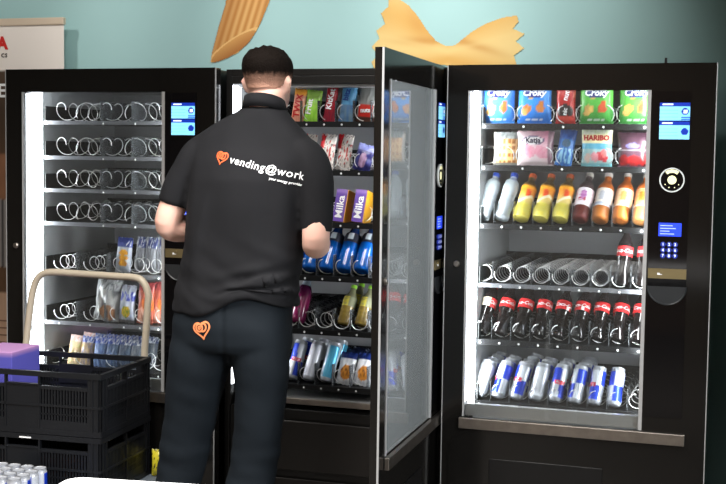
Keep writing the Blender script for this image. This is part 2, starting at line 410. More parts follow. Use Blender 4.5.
def make_machine(label, x, y, trays, open_door=False, w=W, power=9):
    root = thing('vending_machine', label, 'vending machine', (x, y, 0), 0, 'row of vending machines')
    D0 = .06 if not open_door else 0.0             # front of the cabinet behind the closed door
    back = .82-(y+.14)                             # all three stand against the same line
    ri = .034 if not open_door else 0
    xl = .078 if not open_door else .026
    bm = bmesh.new()
    bx(bm, 0, .02, D0, back, .03, 1.83); bx(bm, w-ri-.02, w-ri, D0, back, .03, 1.83); bx(bm, .02, w-ri-.02, D0, back, 1.805, 1.83)
    bx(bm, .02, w-ri-.02, back-.02, back, .03, 1.805); bx(bm, .02, w-ri-.02, D0+.01, back-.02, .03, .56)
    bx(bm, .02, xl, D0, D0+.03, .56, 1.805); bx(bm, w-.2, w-ri-.02, D0, D0+.03, .56, 1.805); bx(bm, xl, w-.2, D0, D0+.03, 1.775, 1.805)
    part('cabinet', bm, CABB, root, None, .002)
    for fx in (.06, w-.09):
        for fy in (D0+.08, back-.08):
            bm = bmesh.new(); lathe(bm, [(.022, 0), (.022, .012), (.012, .014), (.012, .03)], 14, 'z', (fx, fy, 0)); part('foot', bm, BLKM, root)
    xr = w-.2; iy0 = D0+.03; iy1 = D0+.64
    bm = bmesh.new(); bx(bm, xl+.004, xl+.011, iy0+.027, iy1, .6, 1.775); bx(bm, xr-.012, xr-.002, iy0, iy1, .6, 1.775); bx(bm, xl+.011, xr-.012, iy0, iy1, 1.765, 1.775)
    bx(bm, xl+.011, xr-.012, iy0, iy1, .59, .6); bx(bm, xl+.011, xr-.012, iy1-.01, iy1, .6, 1.765, 1)
    part('interior_liner', bm, [LINER, LINERD], root)
    part('light_strip', box(xl+.0005, xl+.0035, D0-(.0095 if not open_door else -.001), iy0+.026, .64, 1.772), LED, root)
    part('light_strip', box(xr-.0155, xr-.0125, iy0+.002, iy0+.022, .64, 1.755), LED, root)
    if not open_door: part('light_strip', box(.12, xr-.04, iy0+.002, iy0+.02, 1.758, 1.764), LED, root)
    ty = iy0+.03 if not open_door else D0+.03
    for tr in trays: make_tray(root, y0=ty, x0=.095, x1=xr-.0175, **tr)
    for lx, tx in ((xl+.008, .5), (xr-.018, .15)):
        la = area('machine_lamp', (x+lx, y+iy0+.006, 1.19), (x+tx, y+iy0+.32, 1.19), .014, power, (.95, .98, 1), 1.08)
    d = make_door(root, w if not open_door else w-.004, radians(91.3) if open_door else 0, 0, .028 if open_door else T, VEIL if open_door else GLASS)
    if open_door:
        d.location = (.852, .03, 0)
        bm = bmesh.new(); bx(bm, .09, xr, D0-.012, D0, .585, .607); part('ledge', bm, SILV, root, None, .002)
        bm = bmesh.new(); bx(bm, .13, xr-.04, D0-.008, D0, .33, .52); part('delivery_bin', bm, flat('bin_brown_black', (30, 27, 25), .4), root, None, .004)
        bm = bmesh.new(); bx(bm, .10, xr-.02, D0-.006, D0, .08, .3); part('lower_panel', bm, flat('bin_brown_black', (30, 27, 25), .4), root, None, .004)
        bm = bmesh.new(); bx(bm, xr+.01, w-.03, D0-.006, D0, .62, 1.76); part('electronics_cover', bm, flat('cover_grey', (190, 192, 192), .5), root, None, .003)
    return root
MX, MY, LX, LY, RX, RY = .047, -.03, -.843, -.13, .93, -.14
allc = lambda kind, ks: [(LANE[k], kind) for k in ks]
mids = [(LANE[k]+LANE[k+1])/2 for k in range(8)]
lc = [.152, .258, .354, .474, .562]
lk = 'pqpqp'
ltr = []
for i, z in enumerate((1.634, 1.496, 1.366, 1.234)):
    ltr.append(dict(z=z, lanes=[.36, .5], lipmat=TRAYL, coils=list(zip(lc, lk)), divs=[.335, .47]))
ltr.append(dict(z=1.037, lanes=[.16, .3, .45, .52, .6], lipmat=TRAYL, coils=[(.155, 'tight'), (.29, 'tight'), (.415, 'lane'), (.49, 'tight'), (.565, 'tight'), (.63, 'lane')], divs=[.225, .36]))
ltr.append(dict(z=.838, lanes=[.16, .3, .45, .52, .6], lipmat=TRAYL, coils=[(.155, 'tight'), (.29, 'tight'), (.40, 'lane'), (.51, 'lane'), (.6, 'lane')], divs=[.225, .35]))
ltr.append(dict(z=.652, lanes=[.16, .3, .45, .6], lipmat=TRAYB, coils=allc('lane', (0, 2, 4, 6, 7)), divs=[]))
make_machine('tall black vending machine with mostly empty spiral trays, behind the black crates', LX, LY, ltr, power=4.6)
rtr = [dict(z=TRZ[0], lanes=LANE[::2], lipmat=TRAYB, coils=allc('a', (0, 2, 5, 7))+allc('b', (1, 3, 6, 8))+allc('lane', (4,)), divs=[]),
       dict(z=TRZ[1], lanes=LANE[::2], lipmat=TRAYB, coils=allc('a', (0, 2, 5, 7))+allc('b', (1, 3, 6, 8))+allc('lane', (4,)), divs=[]),
       dict(z=TRZ[2], lanes=LANE, lipmat=TRAYB, coils=[], divs=mids),
       dict(z=TRZ[3], lanes=LANE, lipmat=TRAYL, coils=allc('tight', range(9)), divs=mids),
       dict(z=TRZ[4], lanes=LANE, lipmat=TRAYB, coils=allc('lane', range(9)), divs=mids),
       dict(z=TRZ[5], lanes=LANE, lipmat=TRAYB, coils=allc('lane', range(9)), divs=mids)]
make_machine('tall black vending machine fully stocked with bottles, cans and crisps, its door shut', RX, RY, rtr, power=6.6)
mtr = [dict(z=1.636, lanes=LANE, lipmat=TRAYB, coils=allc('lane', range(1, 9)), divs=mids),
       dict(z=1.457, lanes=LANE, lipmat=TRAYB, coils=allc('lane', range(1, 8)), divs=[]),
       dict(z=1.264, lanes=LANE, lipmat=TRAYB, coils=allc('lane', (3, 4, 6, 7)), divs=[]),
       dict(z=1.064, lanes=LANE, lipmat=TRAYB, coils=allc('lane', range(1, 8)), divs=mids),
       dict(z=.862, lanes=LANE, lipmat=TRAYB, coils=allc('tight', range(1, 8)), divs=mids),
       dict(z=.652, lanes=LANE, lipmat=TRAYB, coils=allc('lane', range(1, 8)), divs=mids)]
make_machine('tall black vending machine standing open, the man reaching into it', MX, MY, mtr, True, w=.868, power=4.5)
for x, y, l in ((1.65, -.02, 'thin black antenna rod standing on the stocked vending machine'), (.11, .06, 'thin black antenna rod standing on the open vending machine')):
    bm = bmesh.new(); lathe(bm, [(.012, 0), (.012, .006), (.005, .008), (.004, .024), (.004, .026)], 10, 'z', (0, 0, 0))
    tag(obj('antenna_rod', bm, BLKM, None, (x, y, 1.83)), l, 'antenna', 'antenna rods')
# ------------------------------------------------------------------ goods
C = lin
def pose(o, x, y, z, back=0, lean=0, spin=0, k=1):
    o.matrix_world = Matrix.Translation((x, y, z)) @ Matrix.Rotation(radians(lean), 4, 'Y') @ Matrix.Rotation(-radians(back), 4, 'X') @ Matrix.Rotation(radians(spin), 4, 'Z') @ Matrix.Scale(k, 4)
    return o
def lathe_print(name, prof, fn, m, parent, n=28):
    bm = bmesh.new(); lathe(bm, prof, n, cap=True)
    o = obj(name, bm, m, parent, smooth=True)
    paint(o.data, [fn(math.atan2(v.co.x, -v.co.y), v.co.z) for v in o.data.vertices])
    md = o.modifiers.new('edges', 'EDGE_SPLIT'); md.split_angle = radians(50); return o
def dense(pr, step=.004):
    out = [pr[0]]
    for a, b in zip(pr, pr[1:]):
        k = max(1, int(abs(b[1]-a[1])/step))
        out += [(a[0]+(b[0]-a[0])*i/k, a[1]+(b[1]-a[1])*i/k) for i in range(1, k+1)]
    return out
# pillow packs: width, height, depth, a print fn(u, v) with u -1..1, v 0..1
def bag_front(u, v, d, stiff):
    e = max(0, 1-abs(u)**(3 if not stiff else 8))**.6
    k = 0 if v < .05 or v > .95 else (sin(pi*(v-.05)/.9))**(.55 if not stiff else .2)
    return d/2*e*k
def bag(name, w, h, d, fn, m, parent=None, stiff=False, crumple=.002, seed=0, nu=22, nv=28):
    bm = bmesh.new(); cols = []; G = {}
    def P(u, v, s):
        f = bag_front(u, v, d, stiff)
        n = noise.noise(Vector((u*3+seed, v*5, s*3)))*crumple
        wz = w/2*(1-(0 if stiff else .05)*sin(pi*v))
        y = s*(f+.0006)+n
        zz = v*h+(.0025 if (not stiff and (v in (0, 1)) and int((u+1)*40) % 2) else 0)
        return (u*wz, y, zz)
    for s in (-1, 1):
        for i in range(nu+1):
            for j in range(nv+1):
                u, v = -1+2*i/nu, j/nv
                G[s, i, j] = bm.verts.new(P(u, v, s)); cols.append(fn(u if s < 0 else -u, v, s))
    for s in (-1, 1):
        for i in range(nu):
            for j in range(nv):
                q = [G[s, i, j], G[s, i+1, j], G[s, i+1, j+1], G[s, i, j+1]]
                bm.faces.new(q if s < 0 else q[::-1])
    for i in range(nu):
        for j in (0, nv):
            q = [G[-1, i, j], G[1, i, j], G[1, i+1, j], G[-1, i+1, j]]; bm.faces.new(q if j == 0 else q[::-1])
    for j in range(nv):
        for i in (0, nu):
            q = [G[-1, i, j], G[-1, i, j+1], G[1, i, j+1], G[1, i, j]]; bm.faces.new(q if i == 0 else q[::-1])
    o = obj(name, bm, m, parent, smooth=True); paint(o.data, cols); return o
def bag_text(o, s, size, w, h, d, cx, cz, m, stiff=False, rot=0, bold=0.0006, name='lettering', shear=0, data=None):
    bm = bmesh.new(); c, sn = cos(rot), sin(rot)
    def fn(a, b):
        x, z = cx+a*c-b*sn, cz+a*sn+b*c
        return (x, -bag_front(max(-1, min(1, x/(w/2))), z/h, d, stiff)-.0032, z)
    surf2d(bm, data or text2d(s, size, bold, shear=shear), fn)
    return obj(name, bm, m, o)
def blob(u, v, cx, cy, rx, ry): return ((u-cx)/rx)**2+((v-cy)/ry)**2
def nz(u, v, k, s=0): return .5+.5*noise.noise(Vector((u*k+s, v*k*1.3, s)))
TR_Y = LY  # unused marker
R0 = RY+.06+.03+.03   # front of the trays in the stocked machine
def RX_(k): return RX+.106+.0688*k

# --- stocked machine, top shelf: four crisps bags and a red pack
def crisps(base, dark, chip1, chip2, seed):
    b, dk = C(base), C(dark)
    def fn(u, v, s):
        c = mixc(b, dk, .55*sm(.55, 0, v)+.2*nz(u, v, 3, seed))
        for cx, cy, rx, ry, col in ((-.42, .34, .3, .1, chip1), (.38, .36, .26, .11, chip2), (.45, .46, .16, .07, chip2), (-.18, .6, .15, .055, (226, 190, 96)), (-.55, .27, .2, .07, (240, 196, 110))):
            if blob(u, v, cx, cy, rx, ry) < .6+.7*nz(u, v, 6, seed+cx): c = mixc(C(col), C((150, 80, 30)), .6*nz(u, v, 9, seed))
        if abs(v-.11) < .022 and -.5 < u < .6 and nz(u, 0, 30, 3) > .42: c = mixc(c, (1, 1, 1), .7)
        oval = blob(u, v, 0, .69, .66, .105)
        if oval < 1: c = C((28, 40, 120))
        if v > .955 or v < .03: c = mixc(c, C((220, 225, 230)), .35)
        return c
    return fn
NAVY = flat('navy_ink', (24, 34, 110), .4); WINK = flat('white_ink', (250, 250, 250), .4)
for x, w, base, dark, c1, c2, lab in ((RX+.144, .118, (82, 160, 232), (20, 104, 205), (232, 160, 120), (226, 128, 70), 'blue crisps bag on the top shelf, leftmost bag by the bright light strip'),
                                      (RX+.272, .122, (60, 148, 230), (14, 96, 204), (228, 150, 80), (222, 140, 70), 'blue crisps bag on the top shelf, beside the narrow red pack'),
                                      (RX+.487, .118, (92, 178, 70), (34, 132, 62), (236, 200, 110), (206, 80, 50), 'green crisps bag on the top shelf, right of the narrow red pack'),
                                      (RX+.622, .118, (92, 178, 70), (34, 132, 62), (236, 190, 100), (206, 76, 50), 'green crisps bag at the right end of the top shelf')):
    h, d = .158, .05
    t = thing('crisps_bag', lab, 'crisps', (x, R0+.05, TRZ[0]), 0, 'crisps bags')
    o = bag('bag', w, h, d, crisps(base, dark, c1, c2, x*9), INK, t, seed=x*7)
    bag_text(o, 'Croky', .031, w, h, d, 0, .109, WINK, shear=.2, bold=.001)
def redpack(u, v, s):
    c = mixc(C((196, 44, 40)), C((150, 26, 30)), nz(u, v, 3))
    if blob(u, v, 0, .3, .8, .17) < 1: c = C((40, 34, 36))
    if blob(u, v, .1, .14, .9, .08) < nz(u, v, 8)+.3: c = C((214, 70, 60))
    if v > .62 and nz(u, v, 5, 4) > .62: c = C((228, 120, 100))
    return c
t = thing('snack_pack', 'narrow red and black snack pack between the blue and green crisps bags', 'snack pack', (RX+.381, R0+.05, TRZ[0]))
o = bag('wrapper', .07, .15, .035, redpack, INK, t, seed=3)
bag_text(o, 'nic', .022, .07, .15, .035, 0, .045, WINK, rot=1.45); bag_text(o, 'nuts', .026, .07, .15, .035, .004, .105, WINK, rot=1.35)
# --- second shelf
def waffle(u, v, s):
    c = C((226, 170, 106))
    gx, gz = (u*1.0+1)*2.6 % 1, (v*4.8) % 1
    if .25 < gx < .8 and .25 < gz < .8: c = C((176, 110, 52)) if nz(u, v, 6) > .3 else C((196, 130, 70))
    else: c = mixc(c, C((246, 208, 150)), nz(u, v, 5))
    if v > .8: c = mixc(C((190, 195, 195)), C((90, 95, 92)), nz(u, v, 6, 2))
    if u < -.75: c = C((205, 196, 186))
    if v < .1: c = C((130, 128, 122))
    return c
t = thing('waffle_pack', 'clear pack of golden square waffles on the second shelf', 'waffles', (RX+.172, R0+.05, TRZ[1]))
bag('wrapper', .088, .118, .04, waffle, INK, t, seed=1); 
def katja(u, v, s):
    c = mixc(C((240, 218, 222)), C((228, 150, 178)), sm(.15, 1, v*.7+.4*u))
    for cx, cy, r in ((-.3, .42, .3), (.28, .42, .33), (-.45, .5, .2), (.5, .38, .2)):
        if blob(u, v, cx, cy, r, .17) < .5+nz(u, v, 5, cx): c = mixc(C((226, 120, 150)), C((240, 190, 205)), nz(u, v, 8, cx))
    if u > .72: c = mixc(C((168, 150, 156)), C((120, 60, 90)), nz(u, v, 3))
    e = blob(u, v, -.12, .74, .62, .13)
    if e < 1: c = C((70, 50, 110))
    if e < .78: c = C((250, 244, 246))
    if blob(u, v, -.75, .32, .1, .06) < 1: c = C((120, 170, 90))
    if v < .06: c = C((226, 205, 210))
    return c
t = thing('sweets_bag', 'pink bag of sweets with a white oval name badge, beside the waffles', 'sweets', (RX+.279, R0+.05, TRZ[1]), .06)
o = bag('bag', .13, .122, .055, katja, INK, t, seed=5); bag_text(o, 'Katja', .026, .13, .122, .055, -.008, .09, flat('plum_ink', (54, 40, 70), .5), bold=.0009)
def bluebar(u, v, s):
    c = mixc(C((60, 132, 206)), C((30, 80, 160)), nz(u, v, 4))
    if blob(u, v, 0, .62, .5, .12) < 1: c = C((70, 96, 120))
    if .1 < v < .5 and nz(u, v, 4, 7) > .5: c = C((150, 205, 236))
    if v > .72: c = mixc(C((46, 66, 130)), C((60, 110, 190)), nz(u, v, 6))
    return c
t = thing('biscuit_pack', 'slim blue biscuit pack leaning between the pink bag and the gummy bag', 'biscuits', (RX+.378, R0+.045, TRZ[1]))
o = bag('wrapper', .06, .13, .03, bluebar, INK, t, seed=8); pose(t, RX+.376, R0+.045, TRZ[1]+.001, 6, 8)
def haribo(u, v, s):
    c = C((226, 222, 214))
    if v > .82: c = mixc(C((224, 228, 216)), C((180, 200, 140)), sm(.2, 1, nz(u, v, 7)))
    if .58 < v < .82: c = C((238, 226, 176))
    if .44 < v < .58: c = mixc(C((120, 196, 214)), C((70, 150, 190)), nz(u, v, 4))
    if v < .44:
        c = mixc(C((190, 206, 200)), C((130, 190, 200)), nz(u, v, 5))
        for cx, cy, r, col in ((.25, .27, .3, (214, 74, 84)), (.55, .22, .24, (200, 60, 70)), (-.1, .25, .25, (226, 150, 160)), (-.55, .22, .22, (210, 180, 170)), (.5, .36, .18, (230, 120, 120))):
            if blob(u, v, cx, cy, r, .12) < .4+nz(u, v, 7, cx): c = C(col)
        if v < .1: c = C((120, 186, 196))
    return c
t = thing('gummy_bag', 'pale bag of gummy sweets with large red lettering on the second shelf', 'sweets', (RX+.492, R0+.05, TRZ[1]))
o = bag('bag', .108, .14, .045, haribo, INK, t, seed=11); bag_text(o, 'HARIBO', .0245, .108, .14, .045, 0, .1, flat('red_ink', (176, 34, 36), .4), bold=.0012)
def berries(u, v, s):
    c = mixc(C((92, 62, 76)), C((70, 44, 58)), nz(u, v, 4))
    if blob(u, v, -.1, .62, .5, .1) < nz(u, v, 6)+.2: c = C((120, 116, 170))
    if abs(v-.5) < .03: c = C((150, 150, 150))
    for cx, r in ((-.6, .3), (.0, .34), (.6, .34)):
        if blob(u, v, cx, .2, r, .16) < 1: c = mixc(C((196, 44, 44)), C((96, 16, 22)), nz(u, v, 9, cx))
    return c
t = thing('berry_bag', 'dull plum bag with red berries on it, at the right end of the second shelf', 'sweets', (RX+.62, R0+.05, TRZ[1]))
bag('bag', .118, .12, .045, berries, INK, t, seed=14)

# --- bottles
_F = {}
def fine(data, step=.004):
    if (id(data), step) in _F: return _F[id(data), step][0]
    r = _fine(data, step); _F[id(data), step] = (r, data); return r
def _fine(data, step):
    """triangulate a flat outline finely enough to follow the cloth"""
    bm = bmesh.new(); V = [bm.verts.new((x, y, 0)) for x, y in data[0]]
    for f in data[1]:
        try: bm.faces.new([V[i] for i in f])
        except ValueError: pass
    bmesh.ops.triangulate(bm, faces=bm.faces[:])
    for _ in range(5):
        E_ = [e for e in bm.edges if e.calc_length() > step]
        if not E_: break
        bmesh.ops.subdivide_edges(bm, edges=E_, cuts=1)
        bmesh.ops.triangulate(bm, faces=bm.faces[:])
    bm.verts.index_update(); out = ([(v.co.x, v.co.y) for v in bm.verts], [tuple(v.index for v in f.verts) for f in bm.faces]); bm.free(); return out
CAPP = lambda r=.0135, h=.016: [(r*.97, 0), (r, .001), (r, h-.002), (r*.9, h), (.002, h)]
def bottle(kind, name, lab, cat, group, x, y, z, back, lean, spin=0, size=1, **k):
    t = thing(name, lab, cat, (0, 0, 0), 0, group)
    KIND[kind](t, **k); pose(t, x, y, z, back, lean, spin, size); return t
def shoulder(r, h, hs, neck=.0125):
    """plain bottle: radius, height to the cap, height where the shoulder begins"""
    base = [(r*.55, 0), (r*.85, .002), (r*.97, .008), (r, .016)]
    body = [(r, hs)]
    top = [(r+(neck-r)*sm(0, 1, t), hs+(h-hs)*t*.85) for t in (.15, .3, .45, .6, .75, .9, 1)]
    return dense(base+body+top+[(neck, h)])
WATER = mat('clear_water_bottle', (222, 232, 236), .08, trans=.35, spec=.6)
def b_water(t):
    r = .0295
    pr = dense([(r*.6, 0), (r*.95, .004), (r, .012), (r*.93, .03), (r, .05), (r*.94, .075), (r*.9, .095), (r*.96, .115), (r*.99, .135), (r*.85, .16), (r*.5, .172), (.0125, .178), (.0125, .183)])
    def fn(a, h):
        c = C((206, 216, 222))
        if .05 < h < .11: c = mixc(C((222, 228, 232)), C((176, 190, 204)), nz(cos(a), h*30, 2))
        if h < .03: c = mixc(C((190, 205, 214)), C((235, 238, 242)), nz(a, h*40, 4))
        return c
    lathe_print('bottle_body', pr, fn, mat('clear_water_print', (222, 232, 236), .08, attr=True, alpha=.55, spec=.8), t)
    bm = bmesh.new(); lathe(bm, CAPP(.0145), 20, c=(0, 0, .183)); obj('cap', bm, flat('blue_cap', (38, 68, 160), .35), t)
def b_lemon(t):
    r = .0305
    pr = dense([(r*.6, 0), (r*.95, .003), (r*1.03, .02), (r*1.03, .04), (r*.93, .058), (r*.93, .12), (r*.98, .13), (r*.9, .145), (.0125, .165), (.0125, .18)])
    def fn(a, h):
        if h < .058: return mixc(C((240, 214, 60)), C((226, 222, 120)), nz(cos(a)*2, h*40, 3))
        if h < .125:
            c = mixc(C((232, 206, 120)), C((240, 150, 48)), sm(.07, .115, h))
            if ((a-.2)/.4)**2+((h-.103)/.016)**2 < 1: c = C((228, 84, 40))
            if abs(h-.078-.012*sin(a*2)) < .006: c = C((244, 232, 200))
            return c
        return mixc(C((250, 170, 40)), C((86, 70, 40)), sm(.13, .14, h))
    lathe_print('bottle_body', pr, fn, INK, t)
    bm = bmesh.new(); lathe(bm, CAPP(.0145, .017), 20, c=(0, 0, .18)); obj('cap', bm, flat('rust_cap', (172, 78, 38), .4), t)
TEA = dict(rose=((104, 34, 34), (70, 58, 60), (240, 232, 240), (196, 130, 190), (190, 60, 80)), pale=((186, 110, 44), (176, 92, 34), (232, 220, 208), (180, 180, 190), (214, 120, 80)),
           peach=((196, 112, 44), (186, 92, 30), (240, 200, 160), (236, 150, 80), (232, 120, 50)), orange=((190, 130, 74), (196, 106, 40), (240, 178, 120), (236, 120, 24), (240, 140, 40)))
def b_tea(t, flavour='peach'):
    r = .0315; lo, hi, lb, m1, m2 = [C(q) for q in TEA[flavour]]
    pr = shoulder(r, .192, .135, .0125)
    lathe_print('bottle_body', pr, lambda a, h: mixc(mixc(lo, hi, sm(.1, .14, h)), C((235, 180, 110)), .35*max(0, nz(a*2, h*30, 2)-.5) if h < .05 else 0), INK, t)
    def lf(a, h):
        c = lb
        if (a/.45)**2+((h-.095)/.02)**2 < 1: c = m1
        if flavour == 'rose' and abs(((a/.4)**2+((h-.103)/.014)**2)-.7) < .25: c = C((170, 90, 170))
        if flavour == 'rose' and abs(a+.1) < .5 and abs(h-.078) < .008 and nz(a, h*60, 9) > .45: c = m2
        if flavour == 'pale' and h < .068: c = C((160, 170, 190))
        if abs(a) > .75: c = mixc(c, m2, .5*nz(a, h*30, 4))
        if h < .058 or h > .125: c = mixc(c, (1, 1, 1), .4)
        return c
    lathe_print('label', dense([(r+.0006, .052), (r+.0008, .053), (r+.0008, .127), (r+.0006, .128)], .003), lf, INKM, t)
    bm = bmesh.new(); lathe(bm, CAPP(.0145, .018), 20, c=(0, 0, .192)); obj('cap', bm, flat('grey_cap', (198, 192, 186), .35), t)
def b_cola(t, cap='red', label='red', spin=0, diet=False):
    r = .0318
    pr = dense([(r*.55, 0), (r*.9, .002), (r, .014), (r*1.0, .035), (r*.94, .055), (r*.86, .08), (r*.9, .1), (r*.98, .118), (r*.98, .158), (r*.9, .172), (r*.62, .192), (.0135, .207), (.0125, .214)])
    def fn(a, h):
        if h > .2: return C((44, 36, 36))
        c = C((16, 11, 11))
        if h > .165: c = C((40, 34, 36))
        return c
    o = lathe_print('bottle_body', pr, fn, mat('cola_gloss', (20, 14, 14), .07, attr=True, spec=.8), t)
    rd = C((206, 24, 28)) if label == 'red' else C((214, 40, 44))
    def lf(a, h):
        c = rd; hh = (h-.139)/.012
        if label == 'cream' and a < .35: c = C((240, 224, 200)) if not (abs(a+.25) < .25 and abs(hh) < .6) else C((196, 170, 140))
        if diet and .2 < a < .6 and h < .134: c = C((240, 235, 235))
        return c
    lathe_print('label', dense([(r*.985+.0004, .118), (r*.985+.0006, .158)], .002), lf, INKM, t, 64)
    bm = bmesh.new(); surf2d(bm, fine(text2d('Coca-Cola', .021, .0004, shear=.3), .006), lambda a, b: ((r*.985+.0013)*sin(a/r), -(r*.985+.0013)*cos(a/r), .138+b))
    obj('lettering', bm, WINK, t)
    bm = bmesh.new(); lathe(bm, CAPP(.0142, .015), 20, c=(0, 0, .214)); obj('cap', bm, {'red': flat('red_cap', (190, 28, 30), .4), 'black': flat('black_cap', (26, 24, 26), .4), 'blue': flat('royal_cap', (40, 50, 150), .4)}[cap], t)
def b_sport(t):
    r = .0335
    pr = shoulder(r, .19, .12, .016)
    lathe_print('bottle_body', pr, lambda a, h: mixc(C((8, 88, 176)), C((8, 44, 98)), sm(.08, .16, h)+.15*nz(a, h*30, 2)), mat('blue_drink_gloss', (10, 90, 180), .1, attr=True), t)
    def lf(a, h): return C((16, 22, 44)) if not (abs(a) < .35 and .12 < h < .148) else C((196, 206, 214))
    lathe_print('label', dense([(r*1.0+.0006, .112), (r*1.0+.0006, .12), (r*.965+.001, .136), (r*.82+.002, .15)], .003), lf, INKM, t, 48)
    bm = bmesh.new(); lathe(bm, CAPP(.018, .022), 20, c=(0, 0, .19)); obj('cap', bm, flat('black_cap', (26, 24, 26), .4), t)
def b_purple(t):
    r = .031
    lathe_print('bottle_body', shoulder(r, .185, .115, .014), lambda a, h: mixc(C((124, 28, 78)), C((60, 18, 50)), sm(.06, .15, h)) if h < .15 else C((120, 130, 140)), mat('cola_gloss', (20, 14, 14), .07, attr=True), t)
    bm = bmesh.new(); lathe(bm, CAPP(.0145, .016), 20, c=(0, 0, .185)); obj('cap', bm, flat('black_cap', (26, 24, 26), .4), t)
def b_juice(t, cap='green', lab=(200, 186, 60)):
    r = .031; lb = C(lab)
    lathe_print('bottle_body', shoulder(r, .175, .12, .0135), lambda a, h: mixc(C((104, 84, 34)), C((150, 130, 60)), nz(cos(a)*2, h*25, 3)) if h < .1 else mixc(C((130, 128, 96)), C((96, 100, 80)), nz(a, h*20, 5)), mat('cola_gloss', (20, 14, 14), .07, attr=True), t)
    lathe_print('label', dense([(r+.0005, .085), (r+.0006, .118), (r*.95+.001, .13)], .003), lambda a, h: lb if -1.0 < a < .15 and nz(a*2, h*40, 8) > .35 else C((122, 124, 96)), INKM, t)
    bm = bmesh.new(); lathe(bm, CAPP(.0145, .016), 20, c=(0, 0, .175)); obj('cap', bm, flat('lime_cap', (130, 196, 44), .4), t)
def cola_cap_ok(): pass
def b_can(t, a0=0.0, style='quad', r=.0262, h=.134):
    pr = dense([(r*.72, 0), (r*.8, .002), (r*.97, .01), (r, .014), (r, h-.016), (r*.88, h-.004), (r*.9, h-.002), (r*.9, h)], .003)
    sv, bl = C((206, 212, 222)), C((24, 60, 190))
    def fn(a, z):
        a = (a-a0+pi) % (2*pi)-pi; v = z/h
        if v < .09 or v > .9: return C((176, 180, 188))
        if style == 'plain': return C((214, 218, 226)) if abs(a) > .35 else C((196, 202, 216))
        if style == 'cyan': return mixc(C((200, 214, 224)), C((70, 160, 196)), sm(.1, .5, sin(a*1.5+1)))
        q = (a > -.25*(v-.5)) == (v > .47)
        c = sv if q else bl
        if abs(a) > 1.5: c = sv if (v > .5) == (a < 0) else bl
        if abs(v-.49) < .05 and abs(a) < .75: c = C((196, 50, 70)) if nz(a*3, v*9, 3) > .35 else sv
        return c
    lathe_print('can_body', pr, fn, INKF, t, 40)
    bm = bmesh.new(); lathe(bm, [(r*.86, h), (r*.9, h+.0015), (r*.84, h+.0015), (r*.8, h-.003), (.001, h-.003)], 24, cap=False)
    obj('lid', bm, flat('can_lid', (190, 190, 190), .35, .9), t)
    bm = bmesh.new(); lathe(bm, [(.008, 0), (.008, .0008), (.004, .0008)], 12, c=(0, -.004, h-.003)); obj('pull_tab', bm, flat('can_tab', (200, 200, 200), .3, 1), t)
KIND = dict(water=b_water, lemon=b_lemon, tea=b_tea, cola=b_cola, sport=b_sport, purple=b_purple, juice=b_juice, can=b_can)
ORD = ['first', 'second', 'third', 'fourth', 'fifth', 'sixth', 'seventh', 'eighth', 'ninth']
def leanr(k): return 11.0-.9*k
Rb = lambda k, z, back=30, r=.031: (RX_(k)-.014+.0006*k, R0+.04, z+r*sin(radians(back)), back, leanr(k))
third = [('water', 'water_bottle', 'clear water bottle with a blue cap, nearest the bright light strip', {}), ('water', 'water_bottle', 'clear water bottle with a blue cap, beside the first yellow drink', {}),
         ('lemon', 'fruit_drink_bottle', 'yellow and orange drink bottle next to the clear water bottles', {}), ('lemon', 'fruit_drink_bottle', 'yellow and orange drink bottle in the middle of the three alike', {}),
         ('lemon', 'fruit_drink_bottle', 'yellow and orange drink bottle next to the dark rose tea', {}), ('tea', 'tea_bottle', 'dark red tea bottle with a white and pink label', dict(flavour='rose')),
         ('tea', 'tea_bottle', 'amber tea bottle with a plain pale grey label', dict(flavour='pale')), ('tea', 'tea_bottle', 'amber tea bottle with a peach coloured label', dict(flavour='peach')),
         ('tea', 'tea_bottle', 'amber tea bottle with a bright orange label at the shelf end', dict(flavour='orange'))]
for k, (kd, nm, lb, kw) in enumerate(third):
    b = 33 if kd != 'tea' else 36
    bottle(kd, nm, lb, 'bottle', 'drinks on the third shelf', *Rb(k, TRZ[2], b), random.uniform(-12, 12), size=.96, **kw)
for k in (7, 8):
    bottle('cola', 'cola_bottle', 'dark cola bottle with a blue cap, '+('beside the last empty spiral' if k == 7 else 'partly behind the right window trim'), 'bottle', 'blue-capped cola bottles', RX_(k), R0+.04, TRZ[3]+.008, 16, 4, -10, size=.875, cap='blue', label='pink')
for k in range(9):
    bottle('cola', 'cola_bottle', ('cola bottle with a red cap and a cream and red label, at the left end' if k == 0 else ORD[k]+' cola bottle from the left in the row of red-labelled bottles'), 'bottle', 'cola bottles in a row',
           *Rb(k, TRZ[4], 33, .028), random.uniform(-25, 25), size=.875, cap='red' if k == 0 else 'black', label='cream' if k == 0 else 'red', diet=k in (4, 5))
canspin = [2.3, -1.4, -.5, 2.0, .25, -1.7, -.9, 2.9]
lean6 = [13, 12, 11, 10, 9, 8, 6, 4]
nback = [3, 2, 3, 2, 2, 3, 0, 0]
for k in range(8):
    bottle('can', 'energy_drink_can', ORD[k]+' energy can from the left on the bottom shelf, at the front', 'can', 'energy cans at the front of the bottom shelf', RX_(k)-.013, R0+.034, TRZ[5]+.012, 27, lean6[k], 0, a0=canspin[k], style='plain' if k in (0, 3) else 'quad')
    for j in range(nback[k]):
        bottle('can', 'energy_drink_can', 'energy can right behind the '+ORD[k]+' front can from the left' if j == 0 else ('energy can two places behind the '+ORD[k]+' front can from the left' if j == 1 else 'energy can three places behind the '+ORD[k]+' front can from the left'), 'can', 'energy cans queued behind the front ones',
               RX_(k)-.013+.003*(j+1), R0+.034+.066*(j+1), TRZ[5]+.012, 27, lean6[k], 0, a0=canspin[k]+j)

